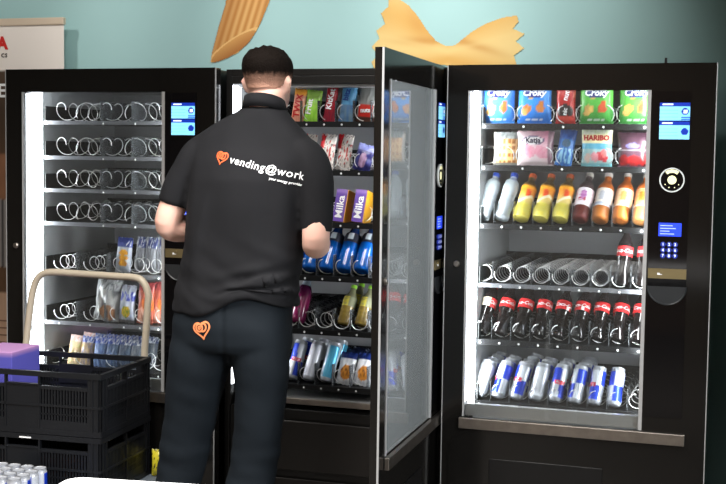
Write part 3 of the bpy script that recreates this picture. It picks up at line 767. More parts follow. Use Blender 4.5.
# --- open machine
M0 = MY+.03
MXk = lambda k: MX+.106+.0688*k
def barpack(fnc, w, h, d, name, lab, cat, x, y, z, texts=(), back=8, lean=5, stiff=False, m=None, grp=None, seed=0, cr=.004):
    t = thing(name, lab, cat, (0, 0, 0), 0, grp)
    o = bag('wrapper', w, h, d, fnc, m or INK, t, stiff=stiff, seed=seed, crumple=.002 if stiff or texts else cr)
    for s, size, cx, cz, rot, mm in texts: bag_text(o, s, size, w, h, d, cx, cz, mm, stiff=stiff, rot=rot, bold=.001)
    pose(t, x, y, z+.001, back, lean); return t
RINK = flat('bright_red_ink', (190, 30, 36), .4)
def twixf(u, v, s): return mixc(C((206, 120, 96)), C((232, 176, 150)), nz(u, v, 4)) if v < .8 else C((232, 160, 60))
barpack(twixf, .05, .125, .025, 'chocolate_bar', 'copper chocolate bar with red lettering and a gold top, beside the man\'s ear', 'chocolate bar', MXk(2)+.012, M0+.045, 1.636, [('TWIX', .034, 0, .06, 1.5, RINK)])
def greenf(u, v, s): return mixc(C((120, 196, 50)), C((176, 226, 90)), nz(u, v, 4)) if not blob(u, v, 0, .85, 1, .14) < 1 else C((150, 190, 90))
barpack(greenf, .062, .12, .03, 'snack_bar', 'lime green snack bar on the top shelf of the open machine', 'snack bar', MXk(3), M0+.045, 1.636, [('Fruit', .03, -.01, .055, 1.5, WINK)], seed=2)
def kitf(u, v, s): return mixc(C((176, 26, 44)), C((120, 40, 56)), sm(.5, .2, v)*nz(u, v, 4)*1.5)
barpack(kitf, .045, .145, .022, 'chocolate_bar', 'tall red chocolate bar with upright white lettering', 'chocolate bar', MXk(4), M0+.045, 1.636, [('KitKat', .03, 0, .085, 1.5, WINK)], seed=3)
def brownf(u, v, s): return mixc(C((84, 66, 60)), C((140, 110, 80)), nz(u, v, 5))
barpack(brownf, .03, .125, .02, 'chocolate_bar', 'thin brown bar just right of the tall red bar', 'chocolate bar', MXk(4)+.045, M0+.055, 1.636, seed=4)
def bluef(u, v, s):
    c = mixc(C((110, 180, 216)), C((60, 120, 176)), nz(u, v, 4))
    if v > .84: c = C((206, 222, 230))
    if v < .4: c = mixc(C((120, 140, 140)), C((60, 110, 170)), nz(u, v, 3, 4))
    return c
barpack(bluef, .062, .155, .03, 'biscuit_pack', 'tall light blue biscuit pack on the top shelf of the open machine', 'biscuits', MXk(5), M0+.045, 1.636, [('bitz', .03, -.006, .1, 1.5, flat('royal_ink', (30, 70, 150), .4))], seed=5)
def greyf(u, v, s):
    c = mixc(C((150, 152, 150)), C((110, 114, 112)), nz(u, v, 4))
    if .12 < v < .42 and abs(u) < .75: c = C((196, 50, 40))
    if v < .12: c = C((90, 60, 50))
    return c
barpack(greyf, .075, .155, .04, 'nut_bag', 'grey clear bag with a red label at the right end of the top shelf', 'snack bag', MXk(6)+.004, M0+.05, 1.636, [('nuts', .022, 0, .042, .1, WINK)], seed=6)
def kinder(u, v, s):
    c = C((236, 228, 222))
    if u < -.35 and v > .6: c = C((206, 30, 40))
    if nz(u, v, 5, 3) > .6 and .15 < v < .85: c = C((206, 60, 56))
    if nz(u, v, 7, 9) > .68: c = C((70, 50, 46))
    return c
for i, (x, y, lb) in enumerate(((MXk(3)-.022, M0+.05, 'white and red chocolate pack partly behind the man\'s shoulder'), (MXk(4)-.012, M0+.045, 'white and red chocolate pack in front, right of the shoulder'), (MXk(4)+.04, M0+.09, 'white and dark chocolate pack set back behind the blue wrapper'))):
    barpack(kinder, .062, .135, .035, 'chocolate_pack', lb, 'chocolate', x, y, 1.457, seed=i*5, grp='white and red chocolate packs')
def purp(u, v, s):
    c = mixc(C((58, 60, 130)), C((30, 30, 70)), nz(u, v, 4))
    if blob(u, v, 0, .4, .45, .28) < 1: c = C((150, 120, 150))
    if v > .78: c = C((120, 126, 180))
    return c
barpack(purp, .07, .1, .03, 'biscuit_pack', 'dark blue wrapper inside a large spiral on the second shelf', 'biscuits', MXk(6)-.01, M0+.045, 1.457, seed=9, lean=14)
def milka(u, v, s):
    if s > 0 or abs(u) > .93 or v > .97: return mixc(C((232, 172, 40)), C((206, 140, 30)), nz(u, v, 3))
    c = C((112, 84, 168))
    if v > .86: c = C((150, 120, 190))
    return c
for k, (x, lb) in enumerate(((MXk(5)-.012, 'yellow and purple chocolate box partly hidden by the sleeve'), (MXk(6)-.006, 'yellow and purple chocolate box beside the open door'), )):
    t = thing('chocolate_box', lb, 'chocolate box', (0, 0, 0), 0, 'yellow chocolate boxes')
    bm = bmesh.new(); bx(bm, -.0225, .0225, 0, .1, 0, .122); bmesh.ops.subdivide_edges(bm, edges=bm.edges[:], cuts=12, use_grid_fill=True)
    o = obj('carton', bm, INK, t)
    paint(o.data, [(C((108, 80, 166)) if v.co.z < .104 else C((152, 122, 194))) if v.co.y < .002 and v.co.x < .021 else mixc(C((236, 178, 44)), C((210, 146, 32)), nz(v.co.y*30, v.co.z*20, 3)) for v in o.data.vertices])
    bm = bmesh.new(); V = text2d('Milka', .04, .0009); surf2d(bm, V, lambda a, b: (-b*.95, -.0008, .055+a)); obj('lettering', bm, WINK, o)
    pose(t, x-.008, M0+.022, 1.264+.006, 10, 6)
for k, lb in ((2, 'blue sports drink bottle touching the man\'s forearm'), (3, 'blue sports drink bottle right below the man\'s elbow'), (4, 'blue sports drink bottle between two alike, clear of the elbow'), (5, 'blue sports drink bottle second from the open door'), (6, 'blue sports drink bottle nearest the open door')):
    bottle('sport', 'sports_drink_bottle', lb, 'bottle', 'blue sports drinks', MXk(k), M0+.042, 1.064+.018, 30, 6, 0)
bottle('purple', 'purple_drink_bottle', 'purple drink bottle beside two empty spirals, at the man\'s hip', 'bottle', None, MXk(2)+.02, M0+.042, .862+.018, 28, 5)
for k, j, lb in ((5, 0, 'brown juice bottle with yellow label, front, beside the empty spiral'), (6, 0, 'brown juice bottle with yellow label, front, next to the open door'), (5, 1, 'green-capped juice bottle behind the first juice bottle'), (6, 1, 'green-capped juice bottle behind the juice bottle by the door')):
    bottle('juice', 'juice_bottle', lb, 'bottle', 'brown juice bottles', MXk(k)+.004*j, M0+.042+.08*j, .862+.018, 26, 8, 30*j, size=.84)
for k, st, a, lb in ((2, 'quad', .2, 'blue and silver energy can with a red mark, at the man\'s thigh'), (3, 'plain', 0, 'plain silver drink can between the blue can and the pale blue can'), (4, 'cyan', 0, 'pale blue drink can beside the cookie bags')):
    bottle('can', 'drink_can', lb, 'can', 'cans in the open machine', MXk(k)+.003, M0+.036, .652+.012, 24, 8, 0, a0=a, style=st, h=.15)
    bottle('can', 'drink_can', 'drink can queued behind the '+lb.split(',')[0].split(' between')[0].split(' beside')[0], 'can', 'queued cans in the open machine', MXk(k)+.006, M0+.104, .652+.012, 24, 8, 0, a0=a+1, style=st, h=.15)
def cookie(u, v, s):
    c = mixc(C((170, 176, 186)), C((226, 226, 226)), nz(u, v, 5))
    if v > .8: c = C((24, 40, 96))
    if blob(u, v, .1, .38, .68, .24) < .8+.3*nz(u, v, 8): c = mixc(C((206, 134, 46)), C((110, 60, 24)), sm(.45, .75, nz(u, v, 6, 2)))
    return c
for k, lb in ((5, 'clear and blue cookie bag next to the pale blue can'), (6, 'clear and blue cookie bag nearest the open door')):
    barpack(cookie, .068, .125, .035, 'cookie_bag', lb, 'cookies', MXk(k)+.002, M0+.05, .652, back=22, lean=5, seed=k, grp='cookie bags')
def darkp(u, v, s): return C((200, 206, 214)) if nz(u, v, 5, 8) > .7 else mixc(C((22, 34, 70)), C((16, 20, 34)), nz(u, v, 4))
for k, j in ((4, 1), (5, 1), (6, 1), (5, 2), (6, 2)):
    barpack(darkp, .068, .125, .035, 'cookie_bag', ('dark blue bag right behind ' if j == 1 else 'dark blue bag two places behind ')+('the pale blue can and its queue' if k == 4 else ('the cookie bag next to the pale blue can' if k == 5 else 'the cookie bag nearest the open door')), 'cookies', MXk(k)+.004*j, M0+.05+.062*j+(.06 if k == 4 else 0), .652, back=22, lean=5, seed=k+j, grp='dark cookie bags')

# --- mostly empty machine
L0 = LY+.06+.03+.03
LX_ = lambda v: LX+v
def lays(u, v, s):
    c = mixc(C((198, 204, 214)), C((150, 158, 172)), nz(u, v, 4))
    if v > .72: c = C((44, 62, 140)) if nz(u, v, 4, 3) > .35 else C((225, 228, 235))
    for cy in (.27, .43, .57):
        if blob(u, v, .12, cy, .62, .085) < .7+.5*nz(u, v, 7): c = mixc(C((240, 180, 40)), C((190, 110, 20)), nz(u, v, 8))
    return c
barpack(lays, .068, .14, .035, 'snack_bag', 'blue-topped snack bag with yellow biscuits, in front on the shelf below the elbow', 'snack bag', LX_(.415), L0+.05, 1.037, back=6, lean=3)
def silver(u, v, s):
    c = mixc(C((150, 152, 158)), C((98, 98, 104)), nz(u, v, 4, 2))
    if v > .7: c = C((52, 62, 116)) if nz(u, v, 5, 6) > .42 else C((214, 218, 226))
    if u < -.6: c = mixc(c, C((220, 222, 226)), .5)
    return c
for i, (v, y) in enumerate(((.462, .11), (.51, .1), (.56, .1), (.605, .1), (.645, .1))):
    barpack(silver, .056, .14, .035, 'snack_bag', ORD[i]+' grey bag with a blue band, counted from the yellow biscuit bag', 'snack bag', LX_(v), L0+y, 1.037, back=6, lean=3, seed=i*3, grp='grey snack bags with blue bands')
def tort(u, v, s):
    c = mixc(C((206, 206, 204)), C((120, 122, 126)), sm(.35, .75, nz(u, v, 4, 5)))
    if v > .7: c = mixc(C((226, 228, 230)), C((110, 114, 118)), sm(.4, .7, nz(u, v, 8, 2)))
    if blob(u, v, .2, .2, .62, .18) < 1: c = mixc(C((196, 146, 104)), C((150, 98, 66)), nz(u, v, 4))
    return c
barpack(tort, .115, .185, .06, 'bread_bag', 'large clear crumpled bag holding a brown flatbread', 'bread bag', LX_(.335), L0+.06, .838, back=4, lean=6, seed=3, cr=.012)
def bluew(u, v, s):
    c = mixc(C((214, 218, 228)), C((150, 158, 180)), nz(u, v, 4, 1))
    if .6 < v < .85 and nz(u, v, 4, 2) > .5: c = C((54, 70, 170))
    if blob(u, v, .05, .3, .55, .16) < 1: c = mixc(C((230, 186, 40)), C((120, 150, 50)), sm(.4, .7, nz(u, v, 6)))
    if v < .1: c = C((120, 116, 120))
    return c
barpack(bluew, .068, .15, .04, 'snack_bag', 'white and blue snack bag with a yellow picture beside the flatbread', 'snack bag', LX_(.432), L0+.05, .838, back=4, lean=3, seed=6)
def orang(u, v, s):
    c = mixc(C((196, 84, 56)), C((150, 96, 84)), nz(u, v, 4))
    if v > .82: c = C((150, 60, 62))
    if .35 < v < .6 and u > -.2: c = C((206, 110, 50))
    if blob(u, v, -.3, .2, .5, .2) < 1: c = mixc(C((226, 120, 70)), C((226, 200, 186)), nz(u, v, 5))
    return c
for v, y, lb in ((.513, .05, 'orange and red snack bag in front of the trolley handle'), (.567, .075, 'orange and red snack bag set back, left of the window edge'), (.637, .05, 'orange and red snack bag right against the window edge')):
    barpack(orang, .07, .165 if v < .6 else .13, .04, 'snack_bag', lb.replace('in front of', 'seen left of'), 'snack bag', LX_(v), L0+y, .838, back=4, lean=2, seed=v*40, grp='orange snack bags')
def lowbag(c1, c2, top):
    def fn(u, v, s):
        c = mixc(C(c1), C(c2), nz(u, v, 4, 3))
        if v > .8: c = mixc(C(top), C((230, 232, 236)), sm(.4, .75, nz(u, v, 7)))
        return c
    return fn
low = [(.19, .06, (214, 160, 150), (180, 190, 120), (226, 176, 160), 'pink topped snack bag above the crate rim, leftmost of its shelf'), (.25, .05, (216, 178, 60), (60, 90, 160), (60, 90, 176), 'blue and yellow snack bag just right of the pink topped bag'),
       (.31, .05, (70, 100, 160), (120, 140, 170), (50, 84, 176), 'blue snack bag with a white sheen in the middle of the lowest shelf'), (.365, .05, (50, 70, 120), (100, 120, 140), (40, 70, 160), 'blue snack bag third from the trolley handle on the lowest shelf'),
       (.42, .05, (40, 56, 90), (90, 104, 120), (36, 60, 130), 'dark blue snack bag second from the trolley handle'), (.475, .05, (46, 60, 84), (110, 116, 120), (40, 60, 110), 'dull navy snack bag seen just left of the trolley handle')]
for v, y, a, b, tp, lb in low:
    barpack(lowbag(a, b, tp), .066, .12, .04, 'snack_bag', lb, 'snack bag', LX_(v), L0+y, .652, back=10, lean=4, seed=v*50, grp='snack bags on the lowest shelf')
    barpack(lowbag(a, b, tp), .066, .12, .04, 'snack_bag', 'bag queued behind the '+lb.split(' above')[0].split(' just')[0].split(' in the')[0].split(' third')[0].split(' second')[0].split(' seen')[0], 'snack bag', LX_(v)+.008, L0+y+.085, .652, back=10, lean=4, seed=v*51, grp='snack bags queued on the lowest shelf')
barpack(lowbag((206, 196, 120), (130, 130, 120), (226, 214, 60)), .06, .12, .035, 'snack_bag', 'pale yellow snack bag right of the trolley handle on the lowest shelf', 'snack bag', LX_(.64), L0+.05, .652, back=6, lean=3, seed=77)
# ------------------------------------------------------------------ crates, trolley, cans, banner, table
def crate_side(bm, o, ux, uy, w, h, th, label_panel):
    """one wall of a crate from corner o along unit vector (ux, uy); th thickness towards the inside (-normal)"""
    nx, ny = uy, -ux                                  # outward normal
    def b(s0, s1, z0, z1, t0=0.0, t1=None):
        t1 = th if t1 is None else t1
        vs = []
        for s, t in ((s0, t0), (s1, t0), (s1, t1), (s0, t1)):
            vs.append((o[0]+ux*s-nx*t, o[1]+uy*s-ny*t))
        V = [bm.verts.new((x, y, z)) for z in (z0, z1) for x, y in vs]
        for f in ((3, 2, 1, 0), (4, 5, 6, 7), (0, 1, 5, 4), (1, 2, 6, 5), (2, 3, 7, 6), (3, 0, 4, 7)): bm.faces.new([V[i] for i in f])
    b(0, w, h-.018, h, -.004, th); b(0, w, 0, .02, -.002, th); b(0, w, .098, .106, -.003, th)
    b(0, .05, .02, h-.018); b(w-.05, w, .02, h-.018)
    for s in (.012, .032, w-.032, w-.012): b(s-.002, s+.002, .02, h-.018, -.004, 0)
    c0, c1 = w/2-.062, w/2+.062
    if label_panel:
        b(c0, c1, .02, h-.05); b(c0-.006, c0, .02, h-.018, -.003); b(c1, c1+.006, .02, h-.018, -.003); b(c0, c1, h-.05, h-.044, -.003)
        spans = ((.05, c0-.006), (c1+.006, w-.05))
    else:
        b(w/2-.004, w/2+.004, .02, h-.018, -.003); spans = ((.05, w/2-.004), (w/2+.004, w-.05))
    for s0, s1 in spans:
        b(s0, s1, .02, .05); b(s0, s1, h-.062, h-.05, -.001)
        n = int((s1-s0)/.011)
        for i in range(n+1):
            s = s0+(s1-s0)*i/n; b(max(s0, s-.0032), min(s1, s+.0032), .05, .098); b(max(s0, s-.0032), min(s1, s+.0032), .106, h-.062)
        b(s0, s1, .07, .074)
CRATE_W, CRATE_D, CRATE_H = .6, .4, .222
def crate(label, loc, rz):
    t = thing('plastic_crate', label, 'crate', loc, rz, 'stacked black plastic crates')
    w, d, h = CRATE_W, CRATE_D, CRATE_H-.002
    m = mat('crate_plastic', (13, 15, 19), .42, bump=.1, bscale=120)
    part('base', box(.004, w-.004, .004, d-.004, 0, .008), m, t)
    for name, o, u, ln, lp in (('side_panel', (0, 0), (1, 0), w, True), ('side_panel', (w, d), (-1, 0), w, True), ('end_panel', (w, 0), (0, 1), d, False), ('end_panel', (0, d), (0, -1), d, False)):
        bm = bmesh.new(); crate_side(bm, o, u[0], u[1], ln, h, .012, lp); part(name, bm, m, t)
    bm = bmesh.new(); bx(bm, .012, .09, -.0045, -.004, .203-.006, .203-.001)
    return t
CZ = .312; CA = radians(3.3)
co = Vector((-.158, -.6, 0)); ca, sa = cos(CA), sin(CA)
corner = lambda: (co.x-CRATE_W*ca, co.y-CRATE_W*sa)
crate('black slatted plastic crate on top of the stack, purple box inside', (*corner(), CZ+CRATE_H), CA)
low_crate = crate('black slatted plastic crate under the top crate, behind the silver cans', (*corner(), CZ), CA)
sticker = obj('label_sticker', box(.29, .335, -.0052, -.0042, .205, .2095), WHITE, low_crate); sticker['label'] = 'white label sticker'
cl = lambda x, y, z: (corner()[0]+x*ca-y*sa, corner()[1]+x*sa+y*ca, z)
def purplebox():
    bm = bmesh.new(); bx(bm, 0, .158, 0, .2, 0, .245); bmesh.ops.subdivide_edges(bm, edges=bm.edges[:], cuts=10, use_grid_fill=True)
    o = obj('cardboard_box', bm, INKM, None, cl(.02, .14, CZ+CRATE_H+.009)); o.rotation_euler = (0, 0, CA)
    paint(o.data, [C((134, 88, 164)) if v.co.x < .065 and v.co.z < .24 else (C((172, 128, 176)) if v.co.z > .235 else C((76, 74, 164))) for v in o.data.vertices])
    bevel(o, .003); tag(o, 'purple cardboard box standing in the top black crate', 'box')
purplebox()
for i in range(5):
    o = bag('snack_packet', .085, .12, .035, lambda u, v, s: mixc(C((186, 104, 44)), C((120, 52, 24)), nz(u, v, 4, i)), INK, None, seed=i)
    o.location = cl(.16+.085*i, .05, CZ+.009); o.rotation_euler = (0, 0, CA)
    tag(o, 'orange-brown snack packet showing through the slats of the lower crate', 'snack packet', 'orange packets in the lower crate')
def trolley():
    t = thing('platform_trolley', 'grey platform trolley with a beige tube handle, carrying the crates', 'trolley', (-.5, -.55, 0))
    P = lambda x, y, z: (x+.5, y+.55, z)
    bm = bmesh.new(); bx(bm, -.46, .385, -.42, .36, CZ-.042, CZ-.002); part('deck', bm, flat('trolley_deck_grey', (92, 100, 108), .5), t, None, .008)
    bm = bmesh.new(); Y = -.168
    tube(bm, [P(-.745, -.19, CZ-.01), P(-.738, -.185, .6), P(-.735, Y, .76), P(-.712, Y, .93), P(-.698, Y, .99), P(-.675, Y, 1.03), P(-.63, Y, 1.05), P(-.5, Y, 1.05), P(-.35, Y, 1.047), P(-.26, Y, 1.045), P(-.225, Y, 1.028), P(-.206, Y, .985), P(-.208, Y, .93), P(-.214, Y, .85), P(-.221, Y, .75), P(-.214, -.178, .6), P(-.205, -.19, CZ-.01)], .0135, 14, smooth=4)
    part('handle', bm, flat('handle_beige', (190, 178, 158), .35), t, None, 0, True)
    for x in (-.38, .3):
        for y in (-.3, .28):
            bm = bmesh.new(); tube(bm, [(x-.018, y, .062), (x+.018, y, .062)], .06, 20); w_ = part('wheel', bm, flat('caster_rubber', (40, 40, 42), .6), t)
            bm = bmesh.new(); bx(bm, x-.028, x-.022, y-.02, y+.02, .05, .16); bx(bm, x+.022, x+.028, y-.02, y+.02, .05, .16); bx(bm, x-.04, x+.04, y-.04, y+.04, .16, CZ-.042); part('caster_fork', bm, SILV, t)
trolley()
o = bag('snack_bag', .05, .1, .035, lambda u, v, s: C((28, 28, 26)) if nz(u, v, 5, 3) > .62 and v > .3 else C((214, 200, 50)), INK, None, seed=44)
pose(o, -.135, -.222, CZ, 0, 0, 10); tag(o, 'yellow and black bag standing on the trolley beside the lower crate', 'snack bag')
ranks = ['nearest', 'second', 'third', 'fourth']
for i in range(4):
    for j in range(4):
        t = thing('energy_drink_can', 'silver can in the pack, '+ORD[i]+' column from its right edge, '+ORD[j]+' row from crate', 'can', (-.322-.05*i, -.722-.05*j, CZ), 0, 'silver cans in front of the crates')
        b_can(t, [-.3, 1.4, .6, 2.4][(i+j*2) % 4], 'quad', r=.0245); t.rotation_euler[2] = .3*i
def banner():
    y = .81; x0, x1, zb, zt = -2.01, -1.16, .06, 2.106
    t = thing('rollup_banner', 'white and brown roll-up banner standing behind the leftmost vending machine', 'banner', (x0, y, 0))
    nx, nz_ = 60, 150; bm = bmesh.new(); cols = []
    G = [[bm.verts.new(((x1-x0)*i/nx, 0, zb+(zt-zb)*j/nz_)) for j in range(nz_+1)] for i in range(nx+1)]
    for i in range(nx):
        for j in range(nz_): bm.faces.new((G[i][j], G[i+1][j], G[i+1][j+1], G[i][j+1]))
    for i in range(nx+1):
        for j in range(nz_+1):
            z = zb+(zt-zb)*j/nz_; u = i/nx
            if z > 1.9: c = C((238, 228, 218))
            elif z > .83:
                c = mixc(C((62, 46, 32)), C((120, 88, 62)), sm(1.75, 1.3, z)*.6+.3*nz(u*2, z*2, 1))
                if .95 < z < 1.28 and u > .5: c = C((186, 180, 176)) if int(u*60) % 2 else C((66, 62, 64))
                if 1.28 < z < 1.5 and u > .55: c = mixc(C((196, 140, 104)), C((120, 76, 50)), nz(u*4, z*3, 3))
            else: c = C((216, 178, 150))
            cols.append(c)
    o = obj('banner_print', bm, INKM, t); paint(o.data, cols)
    so = o.modifiers.new('thick', 'SOLIDIFY'); so.thickness = .001; so.offset = -1
    bm = bmesh.new(); bx(bm, -.005, x1-x0+.005, -.012, .012, zt, zt+.034); part('top_rail', bm, flat('rail_cream', (222, 202, 178), .4, .2), t, None, .004)
    bm = bmesh.new(); bx(bm, -.02, x1-x0+.02, -.07, .07, 0, zb); part('base_case', bm, ALU, t, None, .01)
    bm = bmesh.new(); wall_text(bm, 'A', .08, .517, -.0025, 2.022, 0, .004); part('logo_letter', bm, flat('logo_red', (206, 40, 34), .5), t)
    bm = bmesh.new(); wall_text(bm, 'CS', .026, .527, -.0025, 1.966, 0, .001, space=1.25); part('lettering', bm, flat('logo_dark', (60, 50, 46), .5), t)
    bm = bmesh.new(); wall_text(bm, 'E', .09, .513, -.0025, 1.797, 0, .002); part('lettering', bm, WHITE, t)
    bm = bmesh.new()
    for k in range(4): bx(bm, .3+.02*(k % 2), .54, -.0025, -.002, .69-.035*k, .697-.035*k)
    part('small_print', bm, flat('print_brown', (150, 110, 90), .6), t)
banner()
def table():
    t = thing('white_table', 'white table with rounded corners at the bottom edge of the view', 'table', (.812, -2.4, 0), radians(8))
    bm = bmesh.new(); r = .035; L_, D_, z0, z1 = 1.5, .7, .915, .94; pts = []
    for cx, cy, a0 in ((r, -r, pi/2), (r, -D_+r, pi), (L_-r, -D_+r, 1.5*pi), (L_-r, -r, 0)):
        for k in range(9):
            a = a0+pi/2*k/8; pts.append((cx+r*cos(a), cy+r*sin(a)))
    A = [bm.verts.new((x, y, z0)) for x, y in pts]; B = [bm.verts.new((x, y, z1)) for x, y in pts]
    bm.faces.new(A[::-1]); bm.faces.new(B)
    for i in range(len(A)): j = (i+1) % len(A); bm.faces.new((A[i], A[j], B[j], B[i]))
    part('tabletop', bm, flat('white_laminate', (238, 238, 240), .35), t, None, .004)
    for x in (.1, L_-.1):
        for y in (-.1, -D_+.1):
            bm = bmesh.new(); lathe(bm, [(.02, 0), (.02, z0)], 16, c=(x, y, 0)); part('leg', bm, flat('table_leg_white', (226, 226, 226), .4), t)
    bm = bmesh.new(); bx(bm, .09, L_-.09, -.11, -.09, z0-.06, z0-.0005); bx(bm, .09, L_-.09, -D_+.09, -D_+.11, z0-.06, z0-.0005); part('apron', bm, flat('table_leg_white', (226, 226, 226), .4), t)
table()

# ------------------------------------------------------------------ the man
PX, PY = .345, -.55
man = thing('person', 'man in black polo shirt and dark trousers, seen from behind, reaching into the open machine', 'person', (PX, PY, 0))
HX, HY = .068, .03                       # head centre relative to the feet
def body():
    bm = bmesh.new()
    # trunk and neck
    loft(bm, [(-.03, 0, .87, .15, .09), (-.025, 0, .95, .17, .115), (.005, 0, 1.08, .15, .105), (.02, .005, 1.22, .155, .105), (.035, .01, 1.36, .17, .112), (.048, .01, 1.47, .165, .10), (.058, .012, 1.55, .12, .075), (.068, .018, 1.60, .07, .062), (.073, .022, 1.66, .058, .06), (.077, .026, 1.72, .056, .06)], 36, 2.2)
    # head
    HZ = [(1.655, .03, .035, .055), (1.672, .05, .052, .045), (1.70, .062, .074, .03), (1.735, .069, .084, .018), (1.765, .0745, .088, .01), (1.795, .077, .092, .004), (1.82, .069, .086, 0), (1.838, .054, .068, 0), (1.852, .028, .035, 0)]
    loft(bm, [(HX, HY+c, z, a, b) for z, a, b, c in HZ], 32, 2.1)
    tube(bm, [(HX, HY+.098, 1.775), (HX, HY+.112, 1.75), (HX, HY+.122, 1.732), (HX, HY+.105, 1.726)], [.008, .010, .014, .010], 10)          # nose
    for s in (-1, 1):                                                                                                                      # ears, brow, lips
        tube(bm, [(HX+s*.069, HY+.006, 1.715), (HX+s*.075, HY+.0, 1.73), (HX+s*.080, HY-.008, 1.755), (HX+s*.075, HY-.002, 1.769)], [.006, .009, .011, .006], 10)
        tube(bm, [(HX+s*.012, HY+.096, 1.79), (HX+s*.05, HY+.08, 1.79)], .009, 8)
    tube(bm, [(HX-.024, HY+.088, 1.697), (HX, HY+.1, 1.698), (HX+.024, HY+.088, 1.697)], .008, 8)
    # arms
    arms = {-1: [(-.14, 0, 1.52), (-.185, -.008, 1.47), (-.232, -.02, 1.37), (-.262, -.025, 1.272), (-.215, .06, 1.262), (-.14, .17, 1.275), (-.11, .225, 1.285)],
            1: [(.2, 0, 1.52), (.238, -.006, 1.46), (.262, -.02, 1.35), (.264, -.025, 1.236), (.235, .06, 1.228), (.19, .175, 1.25), (.17, .23, 1.26)]}
    rad = [.056, .054, .048, .045, .046, .034, .028]
    for s, pts in arms.items():
        tube(bm, pts, rad, 16, smooth=5)
        w = Vector(pts[-1]); d = (Vector(pts[-1])-Vector(pts[-2])).normalized(); side = Vector((d.y, -d.x, 0)).normalized(); up = Vector((0, 0, 1))
        pm = w+d*.085
        tube(bm, [w-d*.01, w+d*.03, w+d*.06, pm], [.026, .036, .040, .036], 14, flat=.5)
        for q, ln in ((-.030, .062), (-.010, .075), (.010, .072), (.029, .056)):                  # four fingers, slightly curled
            a = pm-d*.012+up*q
            tube(bm, [a, a+d*ln*.45, a+d*ln*.8-side*s*.012, a+d*ln-side*s*.03], [.0095, .009, .0085, .007], 8)
        a = w+d*.03+up*.026
        tube(bm, [a, a+up*.022+d*.022, a+up*.026+d*.05-side*s*.014, a+up*.02+d*.068-side*s*.022], [.012, .0105, .0095, .0075], 8)    # thumb
    # legs
    for pts in (LEG_L, LEG_R):
        tube(bm, [(x, y, z) for x, y, z, r in pts], [r*.8 for x, y, z, r in pts], 16, smooth=4)
        f = pts[-1]; tube(bm, [(f[0], f[1]-.04, .05), (f[0], f[1]+.06, .045), (f[0], f[1]+.15, .035)], [.036, .04, .032], 12)
    return remesh(bm, .0055, 8)
LEG_L = [(-.11, -.012, .94, .112), (-.147, -.02, .82, .106), (-.178, -.012, .68, .09), (-.208, 0, .53, .084), (-.236, 0, .40, .077), (-.262, -.02, .24, .07), (-.28, -.03, .09, .058)]
LEG_R = [(.055, -.012, .94, .11), (.074, -.02, .82, .094), (.067, -.012, .68, .083), (.052, 0, .53, .079), (.031, 0, .40, .078), (.024, -.02, .24, .072), (.02, -.03, .09, .06)]
SKIN = bpy.data.materials.new('skin'); SKIN.use_nodes = True
b_ = SKIN.node_tree.nodes['Principled BSDF']; b_.inputs['Base Color'].default_value = (*C((233, 186, 168)), 1); b_.inputs['Roughness'].default_value = .5; b_.inputs['Subsurface Weight'].default_value = .12
b_.inputs['Subsurface Radius'].default_value = (.02, .008, .005)
obj('body', body(), SKIN, man)
for s in (-1, 1):
    bm = bmesh.new(); bmesh.ops.create_uvsphere(bm, u_segments=14, v_segments=10, radius=.0115)
    for v in bm.verts: v.co += Vector((HX+s*.03, HY+.0845, 1.767))
    e = obj('eye', bm, flat('eye_white', (230, 226, 222), .2), man, smooth=True)
    bm = bmesh.new(); lathe(bm, [(.0055, 0), (.004, .001), (.001, .0012)], 12, 'y', (HX+s*.03, HY+.0965, 1.767))
    for v in bm.verts: v.co.y = 2*(HY+.0965)-v.co.y
    obj('iris', bm, flat('iris_brown', (60, 38, 24), .2), e)
def hair():
    bm = bmesh.new(); cols = []
    prof = [(1.728, .066, .083, .014), (1.742, .071, .087, .014), (1.757, .075, .091, .010), (1.772, .0785, .0945, .008), (1.79, .082, .098, .004), (1.808, .0815, .099, .002), (1.826, .076, .093, 0), (1.840, .067, .083, 0), (1.852, .054, .068, 0), (1.861, .037, .048, 0), (1.8665, .019, .026, 0), (1.868, .004, .005, 0)]
    pp = crom([(*p[:3], ) for p in prof], 3); cc = [q[0] for q in crom([(p[3], 0, 0) for p in prof], 3)]
    n = 72; R = []
    D1, D0 = C((19, 14, 11)), C((200, 152, 130))
    for (z, a, b), cy in zip(pp, cc):
        row = []
        for k in range(n):
            t = 2*pi*k/n; f = 1+.06*sm(1.79, 1.85, z)*noise.noise(Vector((cos(t)*7, sin(t)*7, z*70)))
            row.append((bm.verts.new((HX+a*f*cos(t), HY+cy+b*f*sin(t), z+.006*sm(1.8, 1.86, z)*noise.noise(Vector((a*f*cos(t)*70, b*f*sin(t)*70, z*20))))), t, z))
        R.append(row)
    keep = lambda t, z: z > 1.726+.022*sm(-.75, -.1, sin(t))+.02*sm(-.1, .4, sin(t))+.05*sm(.35, .7, sin(t))
    for A, B in zip(R, R[1:]):
        for k in range(n):
            j = (k+1) % n; t = A[k][1]+pi/n
            if keep(t, A[k][2]): bm.faces.new((A[k][0], A[j][0], B[j][0], B[k][0]))
    bm.faces.new([q[0] for q in R[-1]])
    for v in [v for v in bm.verts if not v.link_faces]: bm.verts.remove(v)
    o = obj('hair', bm, mat('hair_dark', (36, 26, 20), .8, spec=.06, attr=True, bump=.5, bscale=160), man, smooth=True)
    def hc(v):
        n_ = .5+.5*noise.noise(Vector((v.co.x*160, v.co.y*160, v.co.z*50)))
        return mixc(D0, D1, max(0, min(1, sm(1.715, 1.80, v.co.z)*1.15+.25*(n_-.5))))
    paint(o.data, [hc(v) for v in o.data.vertices])
    so = o.modifiers.new('thick', 'SOLIDIFY'); so.thickness = .004; so.offset = -1
hair()
